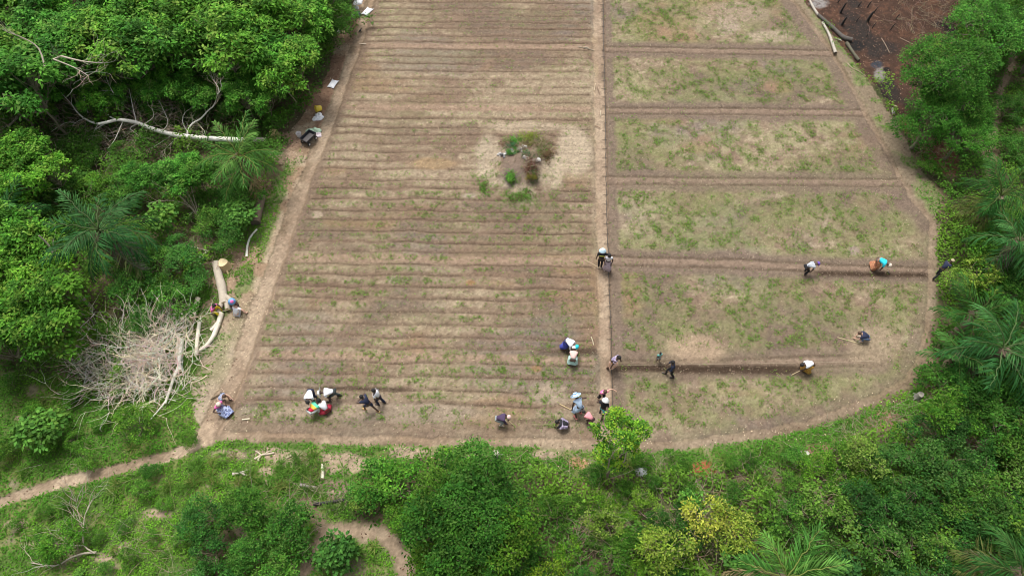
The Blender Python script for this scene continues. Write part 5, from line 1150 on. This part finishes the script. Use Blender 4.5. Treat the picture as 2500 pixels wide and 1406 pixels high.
def person(px, py, yaw, label, ph=.93, lean=5, fL=(.05, .12), fR=(-.05, -.12), hL=(.1, .28, .75), hR=(.1, -.28, .75), px0=0.0, head=0.0, top=None, bottom=None, hat=None, hair='short', skin='D', sc=1.0, sleeve=.5, legs='trousers', shoe=None, fz=0.0, girl=False):
    sc *= .81; root = empty('person', G(px, py, .0), math.radians(yaw), sc); tag(root, label, 'person')
    SK = SKIN_D if skin == 'D' else SKIN_L; V = Vector; la = math.radians(lean); up = V((math.sin(la), 0, math.cos(la))); la2 = la + math.radians(head)
    hu = V((math.sin(la2), 0, math.cos(la2))); fwd = V((math.cos(la2), 0, -math.sin(la2))); lft = V((0, 1, 0))
    pel = V((px0, 0, ph)); mid = pel + up * .22 + V((-.03 * math.sin(la), 0, .02)); ch = pel + up * .42; nk = pel + up * .52; hd0 = nk + hu * .06; hd = nk + hu * .155; ht = nk + hu * .24
    sL, sR = ch + lft * .17 + up * .03, ch - lft * .17 + up * .03; hipL, hipR = pel + V((0, .095, -.04)), pel + V((0, -.095, -.04))
    kn = V((1, 0, .15)); kL, aL = ik(hipL, (fL[0], fL[1], .08 + fz), .43, .43, kn + V((0, .25 if ph < .6 else .05, 0))); kR, aR = ik(hipR, (fR[0], fR[1], .08 + fz), .43, .43, kn - V((0, .25 if ph < .6 else .05, 0)))
    back = -fwd * .6 + V((0, 0, -.2))
    eL, wL = ik(sL, hL, .28, .25, back + lft * .7); eR, wR = ik(sR, hR, .28, .25, back - lft * .7)
    hnL = wL + (wL - eL).normalized() * .075; hnR = wR + (wR - eR).normalized() * .075
    tL, tR = aL + V((.15, .02, -.045)), aR + V((.15, -.02, -.045))
    verts = [pel, mid, ch, nk, hd0, hd, ht, sL, eL, wL, hnL, sR, eR, wR, hnR, hipL, kL, aL, tL, hipR, kR, aR, tR]
    edges = [(0, 1), (1, 2), (2, 3), (3, 4), (4, 5), (5, 6), (2, 7), (7, 8), (8, 9), (9, 10), (2, 11), (11, 12), (12, 13), (13, 14), (0, 15), (15, 16), (16, 17), (17, 18), (0, 19), (19, 20), (20, 21), (21, 22)]
    rad = [(.14, .115), (.125, .10), (.145, .105), .055, .06, .098, .075, .062, .043, .028, (.036, .02), .062, .043, .028, (.036, .02), .088, .06, .042, (.042, .03), .088, .06, .042, (.042, .03)]
    def extra(mb):
        for (w, h, e, s) in ((wL, hnL, eL, 1), (wR, hnR, eR, -1)):
            d = (h - w).normalized(); sd = d.cross(V((0, 0, 1))); sd = sd.normalized() if sd.length > .1 else V((0, 1, 0)); nn = sd.cross(d)
            for i, ln in enumerate((.065, .078, .082, .075)):
                o = h + sd * (i - 1.5) * .019 - d * .01; mb.tube([o, o + d * ln * .5, o + d * ln - nn * .02], [.010, .009, .007], 5)
            o = w + d * .02 + sd * s * .03; mb.tube([o, o + d * .03 + sd * s * .025, o + d * .06 + sd * s * .03], [.012, .011, .008], 5)
        mb.tube([hd + fwd * .09 + hu * .01, hd + fwd * .118 - hu * .02], [.010, .018], 5)
        for s in (-1, 1): mb.ball(hd + lft * s * .095, (.018, .012, .03), n=6, m=4)
        mb.tube([hd + fwd * .09 - hu * .045 - lft * .025, hd + fwd * .096 - hu * .045, hd + fwd * .09 - hu * .045 + lft * .025], .008, 5)
    body = skin_obj('body', verts, edges, rad, SK, root, extra=extra)
    for s in (-1, 1): mb = MB(); mb.ball(hd + fwd * .088 + lft * s * .034 + hu * .012, .013, n=6, m=4); mb.obj('eye', EYE, root)
    if top:
        m, slv = top if isinstance(top, tuple) else (top, sleeve)
        def arm(s, e, w):
            if slv <= .5: return [s, s.lerp(e, slv * 1.4)], [.083, .07]
            return [s, e, e.lerp(w, (slv - .5) * 1.9)], [.083, .062, .046]
        vs = [pel + up * .02, mid, ch, nk - up * .035]; ed = [(0, 1), (1, 2), (2, 3)]; rd = [(.155, .135), (.148, .122), (.166, .126), .085]
        for s, e, w in ((sL, eL, wL), (sR, eR, wR)):
            pts, rr_ = arm(s, e, w); prev = 2
            for q, r_ in zip(pts, rr_): vs.append(q); rd.append(r_); ed.append((prev, len(vs) - 1)); prev = len(vs) - 1
        skin_obj('shirt', vs, ed, rd, m, root, tcdir=(pel.copy(), nk.copy()))
    if bottom:
        if legs in ('trousers', 'shorts'):
            k = 1.0 if legs == 'trousers' else 0
            vs = [pel + up * .05, pel - V((0, 0, .02))]; ed = [(0, 1)]; rd = [(.15, .13), (.155, .135)]
            for h, kk, a in ((hipL, kL, aL), (hipR, kR, aR)):
                seq = [(h, .106), (kk, .08), (a + V((0, 0, .02)), .062)] if k else [(h, .11), (h.lerp(kk, .8), .09)]; prev = 1
                for q, r_ in seq: vs.append(q); rd.append(r_); ed.append((prev, len(vs) - 1)); prev = len(vs) - 1
            skin_obj('trousers' if k else 'shorts', vs, ed, rd, bottom, root, root=1)
        else:
            ln = {'skirt': 1.0, 'short_skirt': .55}[legs]; mb = MB(); n = 22; rings = []
            for t in [i / 9 for i in range(10)]:
                tt = t * ln * 2
                def pt(h, kk, a): return h.lerp(kk, min(1, tt)) if tt <= 1 else kk.lerp(a, tt - 1)
                cl_, cr_ = pt(hipL, kL, aL), pt(hipR, kR, aR); r_ = .118 + .03 * t
                if t == 0: cl_, cr_ = pel + up * .07 + lft * .03, pel + up * .07 - lft * .03; r_ = .125
                ax = ((kL + kR) / 2 - pel).normalized() if tt < 1 else (((aL + aR) / 2) - ((kL + kR) / 2)).normalized()
                if t == 0: ax = -up
                e1 = lft; e2 = ax.cross(e1).normalized(); ring = []
                for k in range(n):
                    an = 6.283 * k / n; d_ = e1 * math.cos(an) + e2 * math.sin(an); c_ = cl_ if cl_.dot(d_) > cr_.dot(d_) else cr_
                    q = c_ + d_ * r_ * (1 + .10 * t * math.sin(an * 6)); q.z = max(q.z, .03); ring.append(q)
                rings += ring
            mb.add(rings, [(i * n + k, i * n + (k + 1) % n, (i + 1) * n + (k + 1) % n, (i + 1) * n + k) for i in range(9) for k in range(n)])
            mb.obj('skirt', bottom, root)
    if shoe is not None:
        for a, t_ in ((aL, tL), (aR, tR)):
            mb = MB(); mb.tube([a + V((-.05, 0, -.045)), a + V((.03, 0, -.035)), t_ + V((.02, 0, 0)), t_ + V((.06, 0, -.01))], [.045, .052, .048, .02], 8); mb.obj('shoe', shoe, root)
    rot = Matrix((fwd, lft, hu)).transposed()
    if hair and not hat or hair in ('bun', 'long'):
        mb = MB(); hm = HAIRM if skin == 'D' else HAIRB; mb.ball(hd + hu * .028 - fwd * .018, (.112, .108, .105), n=12, m=8, rot=rot)
        if hair == 'bun': mb.ball(hd - fwd * .12 + hu * .04, .055)
        if hair == 'long': mb.tube([hd - fwd * .08, hd - fwd * .11 - hu * .12, nk - fwd * .10 - hu * .02], [.07, .06, .02], 7)
        mb.obj('hair', hm, root)
    if hat:
        kind, hm, hm2 = (hat + (None,))[:3]; mb = MB(); c = hd + hu * .03
        if kind == 'bucket': prof = [(-.03, .20), (-.025, .205), (.02, .125), (.10, .108), (.125, .07), (.128, .0)]
        elif kind == 'wide': prof = [(-.01, .27), (-.005, .275), (.025, .13), (.10, .11), (.13, .06), (.132, 0)]
        elif kind == 'wrap': prof = [(-.05, .108), (.0, .125), (.05, .128), (.10, .10), (.125, .05), (.128, 0)]
        else: prof = [(-.01, .112), (.02, .118), (.07, .108), (.11, .07), (.12, .0)]
        n = 18; Vv = [c + hu * z + (fwd * math.cos(6.283 * k / n) + lft * math.sin(6.283 * k / n)) * q for z, q in prof for k in range(n)]
        mb.add(Vv, [(i * n + k, i * n + (k + 1) % n, (i + 1) * n + (k + 1) % n, (i + 1) * n + k) for i in range(len(prof) - 1) for k in range(n)])
        if kind == 'cap': mb.box(c + fwd * .14 + hu * .005, (.12, .15, .014), rot)
        me = mb.mesh('hat', hm); r_ = np.concatenate([[q] * n for z, q in prof]); r_ = np.concatenate([r_, np.zeros(len(me.vertices) - len(r_))]); at = me.attributes.new('tc', 'FLOAT', 'POINT'); at.data.foreach_set('value', r_.astype(np.float32))
        h_ = bpy.data.objects.new('hat' if kind != 'wrap' else 'headwrap', me); COL.objects.link(h_); h_.parent = root
        if hm2 is not None:
            mb = MB(); mb.ball(c + hu * .09, (.11, .11, .05), n=12, m=6, rot=rot); mb.obj('crown_top', hm2, h_)
    M = Matrix.Translation(root.location) @ Matrix.Rotation(math.radians(yaw), 4, 'Z') @ Matrix.Scale(sc, 4)
    return root, M @ hnL, M @ hnR
def c_(name, *a, **k): return CM(name, *a, **k)
BLACK = c_('black_cloth', (.012, .012, .016)); NAVY = c_('navy_cloth', (.018, .024, .06)); WHT = c_('white_cloth', (.80, .81, .86)); PINK = c_('pink_cloth', (.75, .16, .42)); SALMON = c_('salmon_cloth', (.80, .30, .33))
DENIM = c_('denim', (.13, .19, .32)); CYAN = c_('cyan_cloth', (.03, .62, .78)); TEAL = c_('teal_cloth', (.20, .55, .50)); MINT = c_('mint_cloth', (.50, .72, .66)); ORANGEP = c_('orange_print', (.42, .10, .05), 'print', (.50, .24, .12), 22, c3=(.08, .03, .03))
YELLOWP = c_('yellow_print', (.62, .42, .06), 'print', (.45, .22, .05), 16); BLUEP = c_('blue_print', (.14, .18, .42), 'print', (.42, .48, .68), 12, c3=(.03, .04, .12)); PURPLE = c_('purple_cloth', (.06, .035, .085)); REDC = c_('red_cloth', (.62, .04, .09)); GREYT = c_('grey_trousers', (.30, .33, .34))
STRIPE = c_('striped_jersey', (.72, .75, .78), 'stripes', (.02, .04, .10), 9); TRI = c_('tricolour_shirt', (.72, .02, .07), 'bands', (.85, .55, .07), 2, c3=(.12, .62, .40)); SUNHAT = c_('striped_sunhat', (.72, .85, .92), 'stripes', (.10, .28, .55), 17)
PALEHAT = c_('pale_blue_hat', (.60, .80, .90)); WHITEHAT = c_('white_hat', (.86, .86, .84)); CYANHAT = c_('cyan_hat', (.02, .60, .72)); BLUEHAT = c_('blue_hat', (.16, .38, .75)); VIOLET = c_('violet_cap', (.16, .08, .42)); STRAWH = c_('straw_cap', (.45, .38, .24)); CREAM = c_('cream_wrap', (.68, .58, .48)); PINKH = c_('pink_wrap', (.68, .46, .42)); GREYP = c_('lilac_print', (.62, .56, .66), 'print', (.25, .2, .32), 16); PATT = c_('plum_print', (.16, .08, .14), 'print', (.55, .45, .5), 20); PALEBLUE = c_('pale_blue_dress', (.52, .66, .85)); LIMEB = c_('lime_band', (.75, .78, .12)); BROWNP = c_('brown_print', (.30, .14, .12), 'print', (.5, .35, .3), 14)
GREYBLUE = c_('grey_blue_print', (.13, .15, .26), 'print', (.35, .38, .5), 14); YEL = c_('yellow_cloth', (.80, .62, .03)); ROYAL = c_('royal_blue', (.05, .06, .32))
SANDAL = plain_mat('sandal', (.04, .03, .03), .7); SHOEW = plain_mat('pale_shoe', (.55, .45, .35), .6); SHOEP = plain_mat('pink_boot', (.75, .20, .20), .5)

def hoe(a, b, label, blade=True, r=.014, name='hoe', col=(.55, .43, .26)):
    a, b = Vector(a), Vector(b); root = empty(name, b); tag(root, label, 'hoe' if blade else 'stick')
    mb = MB(); mb.tube([a - b, (a - b) * .5 + Vector((0, 0, .01)), Vector((0, 0, 0))], [r, r * 1.1, r * 1.2], 6, col); mb.obj('handle', STRAW, root)
    if blade:
        d = (a - b).normalized(); mb = MB(); mb.box(Vector((0, 0, .0)) - d * .02 + Vector((.03, 0, -.03)), (.14, .18, .012), Matrix.Rotation(.7, 3, 'Y'), (.12, .11, .1)); mb.obj('blade', plain_mat('hoe_steel', (.12, .11, .10), .5, .6), root)
    return root

_, L1, R1 = person(1464, 654, 84, 'person in black with a pale blue bucket hat and yellow band across the back', top=(BLACK, .45), bottom=BLACK, hat=('bucket', PALEHAT), hR=(.15, -.75, 1.15), hL=(.05, .30, .72), fL=(0, .07), fR=(0, -.07), sc=1.06, shoe=SHOEW)
root = [o for o in bpy.data.objects if o.name.startswith('person')][0]
mb = MB(); mb.box((-.10, 0, 1.32), (.015, .27, .075), Matrix.Rotation(-.1, 3, 'Y')); mb.obj('yellow_band', LIMEB, root)
hoe(L1 + Vector((-.55, .15, -.25)), L1 + Vector((.25, -.25, -.45)), 'stick held by the person with the pale blue bucket hat', False, name='stick')
person(1481, 657, -95, 'woman with black hair in a white top and plum print skirt on the centre path', top=(WHT, .3), bottom=PATT, legs='skirt', hair='bun', sc=.97, lean=8, shoe=SHOEW, hL=(.2, .2, .9), hR=(.2, -.2, .9))
person(1963, 668, 8, 'bent worker in a striped white jersey and violet cap in the right plot', ph=.84, lean=82, px0=-.18, top=(STRIPE, .4), bottom=BLACK, hat=('cap', VIOLET), hL=(.25, .12, .15), hR=(.22, -.12, .12), head=-10)
_, a, b = person(2134, 655, -32, 'bent woman in a cyan shirt and orange print skirt', ph=.86, lean=100, px0=-.15, top=(CYAN, .5), bottom=ORANGEP, legs='skirt', hat=('wrap', CREAM), hL=(.35, .05, .12), hR=(.3, -.1, .1), fL=(-.25, .15), fR=(-.1, -.15), sc=1.05)
hoe(a, a + Vector((.3, -.12, -.08)), 'short handled hoe under the woman in cyan')
person(2282, 676, 25, 'person all in dark clothes with a straw cap at the right hand bushes', ph=.88, lean=35, top=(NAVY, 1), bottom=BLACK, hat=('cap', STRAWH), fL=(.2, .1), fR=(-.3, -.1), hL=(.5, .15, .8), hR=(.45, -.15, .8))
_, a, b = person(2107, 830, 168, 'person in a navy shirt and jeans squatting near the thin pole', ph=.34, lean=62, px0=-.18, top=(NAVY, .5), bottom=DENIM, hair='short', skin='L', fL=(.1, .16), fR=(.1, -.16), hL=(.5, .08, .15), hR=(.45, -.1, .12), head=10, shoe=SHOEW)
_, a, b = person(1966, 904, 190, 'bent worker in a white shirt and yellow print skirt at the end of the trench', ph=.80, lean=88, px0=-.2, top=(WHT, .35), bottom=YELLOWP, legs='skirt', hair='short', hL=(.42, .08, .25), hR=(.45, -.08, .25), fL=(-.1, .14), fR=(.12, -.14))
hoe(a, a + Vector((-.35, -.12, -.2)), 'hoe swung by the worker in yellow print skirt')
person(1636, 917, 172, 'person in a navy top and black trousers walking along the trench', top=(NAVY, .9), bottom=BLACK, lean=14, fL=(-.18, .09), fR=(.25, -.09), hL=(.25, .2, .9), hR=(.3, -.2, .95), shoe=SANDAL)
person(1605, 880, -70, 'small child in a teal shirt standing above the trench', top=(TEAL, .5), bottom=GREYT, legs='shorts', sc=.60)
person(1489, 897, -25, 'woman in a lilac print top and orange skirt beside the long hose', top=(GREYP, .3), bottom=c_('orange_skirt', (.66, .34, .10), 'print', (.75, .5, .42), 12), legs='short_skirt', hair='bun', lean=30, ph=.9, hL=(.4, .25, .85), hR=(.1, -.35, .8), fL=(.1, .1), fR=(-.15, -.1), sc=1.03)
person(1382, 849, -38, 'bent woman in a white shirt with royal blue skirt and cyan headwrap', ph=.84, lean=92, px0=-.12, top=(WHT, .9), bottom=ROYAL, legs='skirt', hat=('wrap', CYANHAT), hL=(.4, .1, .2), hR=(.35, -.1, .2), fL=(-.15, .15), fR=(-.2, -.12), sc=1.06, shoe=SHOEP)
person(1397, 888, 82, 'bent woman in a mint skirt and white cap working with the blue hatted one', ph=.76, lean=82, px0=-.15, top=(PINKH, .3), bottom=MINT, legs='skirt', hat=('wrap', WHITEHAT), hL=(.4, .2, .2), hR=(.4, -.25, .25), fL=(0, .14), fR=(0, -.14))
_, a, b = person(1466, 975, -75, 'person in a pink top leaning with a long stick beside the hose', top=(PINK, .25), bottom=BLACK, hair='short', skin='L', lean=22, hL=(.15, .62, 1.15), hR=(.45, -.02, .85), fL=(.0, .1), fR=(-.15, -.1))
hoe(a, a + Vector((.42, -.45, -.75)), 'long stick held out by the person in the pink top', False, name='stick')
person(1468, 1013, 66, 'person in a black shirt and turquoise shorts with a white cap', top=(BLACK, .4), bottom=c_('turquoise', (.12, .55, .60)), legs='shorts', hat=('bucket', WHITEHAT), lean=12, fL=(.12, .12), fR=(-.3, -.1), hL=(.25, .3, 1.1), hR=(.2, -.22, .8), shoe=SANDAL, head=10)
person(1414, 1013, 118, 'woman in a pale blue dress with a striped sun hat', top=(PALEBLUE, .15), bottom=PALEBLUE, legs='short_skirt', hat=('wide', SUNHAT), lean=48, ph=.82, hL=(.15, .38, .45), hR=(.35, -.4, .9), fL=(-.1, .22), fR=(.05, -.12), sc=1.10, shoe=SHOEP)
person(1439, 1033, 140, 'child in a pink shirt bending beside the woman in pale blue', ph=.82, lean=78, px0=-.15, top=(SALMON, .4), bottom=c_('maroon', (.08, .03, .035)), legs='shorts', hair='short', sc=.86, hL=(.3, .1, .2), hR=(.25, -.15, .15))
person(1378, 1042, 172, 'person in a black shirt and lilac skirt crouching low by the last furrow', ph=.36, lean=70, px0=-.2, top=(BLACK, .6), bottom=GREYP, legs='short_skirt', hair='short', fL=(0, .15), fR=(0, -.15), hL=(.5, .1, .1), hR=(.45, -.12, .1), sc=.95)
_, a, b = person(1222, 1033, -4, 'bent worker in a purple jersey with a pink headwrap', ph=.66, lean=68, px0=-.22, top=(PURPLE, .9), bottom=GREYT, hat=('wrap', PINKH), hL=(.42, .1, .3), hR=(.4, -.15, .25), fL=(.1, .12), fR=(.0, -.14), shoe=SHOEW)
hoe(a, a + Vector((.22, -.15, -.25)), 'short hoe held by the worker in the purple jersey')
person(907, 1001, 155, 'person in dark blue clothes stepping forward in the left plot', top=(NAVY, .4), bottom=NAVY, legs='shorts', hair='short', lean=30, ph=.82, fL=(.3, .1), fR=(-.42, -.08), hL=(.42, .1, 1.2), hR=(.4, -.1, 1.15), shoe=c_('tan_shoe', (.6, .36, .16)))
person(931, 985, 165, 'person in a white shirt and black trousers behind the dark blue one', top=(WHT, .5), bottom=NAVY, hair='short', lean=16, fL=(.1, .1), fR=(-.18, -.1), shoe=SANDAL)
person(819, 973, 188, 'bent worker in a white top with a big white hat and dark trousers', ph=.84, lean=85, px0=-.12, top=(WHT, .4), bottom=c_('charcoal', (.04, .05, .05)), hat=('wide', WHITEHAT), fL=(.25, .12), fR=(-.28, -.12), hL=(.1, .2, .35), hR=(.15, -.15, .4), shoe=SANDAL, sc=1.05)
person(767, 975, -88, 'bent person seen from behind in a white shirt above the tricolour one', ph=.88, lean=80, px0=-.1, top=(WHT, .4), bottom=NAVY, hair='short', fL=(-.15, .12), fR=(-.1, -.12), hL=(.4, .15, .4), hR=(.4, -.15, .4), sc=1.08)
person(771, 1008, 52, 'bent person in a green yellow and red banded shirt', ph=.55, lean=78, px0=-.25, top=(TRI, .45), bottom=c_('light_grey', (.55, .57, .55)), hair='short', fL=(.1, .15), fR=(.1, -.15), hL=(.55, .1, .2), hR=(.5, -.15, .2), sc=1.08)
person(799, 1005, 135, 'kneeling person in a white vest and red skirt', ph=.38, lean=48, px0=-.1, top=(WHT, .1), bottom=REDC, legs='short_skirt', hair='short', fL=(-.25, .12), fR=(-.25, -.12), hL=(.4, .15, .2), hR=(.4, -.15, .2), head=20)
person(548, 979, -12, 'light skinned person in a grey blue print top squatting at the field corner', ph=.32, lean=38, px0=-.18, top=(GREYBLUE, .3), bottom=c_('peach', (.7, .45, .36)), legs='shorts', hair='short', skin='L', fL=(.22, .16), fR=(.2, -.16), hL=(.55, .1, .3), hR=(.4, -.25, .3), head=15, shoe=SANDAL)
person(548, 1003, -34, 'seated woman in a pink top with white headwrap and blue print skirt', ph=.22, lean=22, px0=-.35, top=(PINK, .3), bottom=BLUEP, legs='skirt', hat=('wrap', CREAM), fL=(.45, .1), fR=(.42, -.12), hL=(.0, .28, .45), hR=(.05, -.3, .45), head=10)
person(576, 752, -52, 'person in grey with a blue and pink bucket hat bending over the seated one', ph=.55, lean=48, px0=-.25, top=(GREYT, .4), bottom=c_('slate', (.12, .13, .17)), hat=('bucket', BLUEHAT, PINK), fL=(.12, .16), fR=(.1, -.16), hL=(.5, .15, .35), hR=(.45, -.12, .35), head=-10)
person(581, 768, 78, 'light skinned person in a white shirt sitting on the ground by the verge', ph=.16, lean=30, px0=-.1, top=(WHT, .4), bottom=c_('pale_grey', (.45, .47, .52)), legs='shorts', hair='short', skin='L', fL=(.35, .2), fR=(.15, -.45), hL=(.35, .15, .3), hR=(.25, -.35, .25), head=25)
person(531, 765, -12, 'person in a pink top and yellow trousers sitting on the forked log', ph=.34, lean=28, px0=-.2, top=(PINK, .4), bottom=YEL, hair='short', fL=(.28, .16), fR=(.25, -.2), hL=(.35, .15, .4), hR=(.1, -.3, .3), head=10)
q = G(537, 962); hoe(q + Vector((-.35, -.25, .05)), q + Vector((.0, .0, .05)), 'yellow and black tool lying by the squatting person at the corner', True, .02, col=(.12, .09, .05))
q = G(551, 1010); hoe(q + Vector((.05, -.25, .06)), q + Vector((-.08, .12, .06)), 'small hoe lying at the feet of the seated woman', True, .02, col=(.4, .34, .1))

# ------------------------------------------------------------------ unused prototypes, light, sky, camera
for k, r_ in PROTO.items():
    if not used[k]:
        for ch in list(r_.children): bpy.data.objects.remove(ch)
        bpy.data.objects.remove(r_)
w = bpy.data.worlds.new('World'); scene.world = w; w.use_nodes = True; nt = w.node_tree; bg = nt.nodes['Background']
sky = nt.nodes.new('ShaderNodeTexSky'); sky.sky_type = 'NISHITA'; sky.sun_disc = False; sky.sun_elevation = math.radians(62); sky.sun_rotation = math.radians(-35)
sky.air_density = 1.0; sky.dust_density = 4.0; sky.ozone_density = 1.0
bw = nt.nodes.new('ShaderNodeRGBToBW'); nt.links.new(sky.outputs[0], bw.inputs[0])
mx = nt.nodes.new('ShaderNodeMix'); mx.data_type = 'RGBA'; mx.inputs[0].default_value = .82; nt.links.new(sky.outputs[0], mx.inputs[6]); nt.links.new(bw.outputs[0], mx.inputs[7])
nt.links.new(mx.outputs[2], bg.inputs[0]); bg.inputs[1].default_value = .14
sl = bpy.data.lights.new('sun', 'SUN'); sl.energy = 1.6; sl.angle = math.radians(17); sl.color = (1, .96, .9)
so = bpy.data.objects.new('sun', sl); COL.objects.link(so)
el, az = math.radians(68), math.radians(115)   # from the upper left
dv = Vector((math.cos(el) * math.cos(az), math.cos(el) * math.sin(az), math.sin(el)))
so.rotation_euler = dv.to_track_quat('Z', 'Y').to_euler(); sky.sun_rotation = math.pi / 2 - az
cam = bpy.data.cameras.new('camera'); co = bpy.data.objects.new('camera', cam); COL.objects.link(co); scene.camera = co
cam.sensor_width = 36; cam.lens = FPX / 2500 * 36; cam.clip_end = 3000; co.location = (0, 0, CH); co.rotation_euler = (math.pi / 2 - TH, 0, 0)
scene.view_settings.view_transform = 'Standard'; scene.view_settings.look = 'None'; scene.view_settings.exposure = 0.8; scene.view_settings.gamma = 1
try:
    scene.cycles.filter_width = 1.0; scene.cycles.max_bounces = 6; scene.cycles.diffuse_bounces = 3; scene.cycles.transmission_bounces = 3; scene.cycles.transparent_max_bounces = 4
except Exception: pass
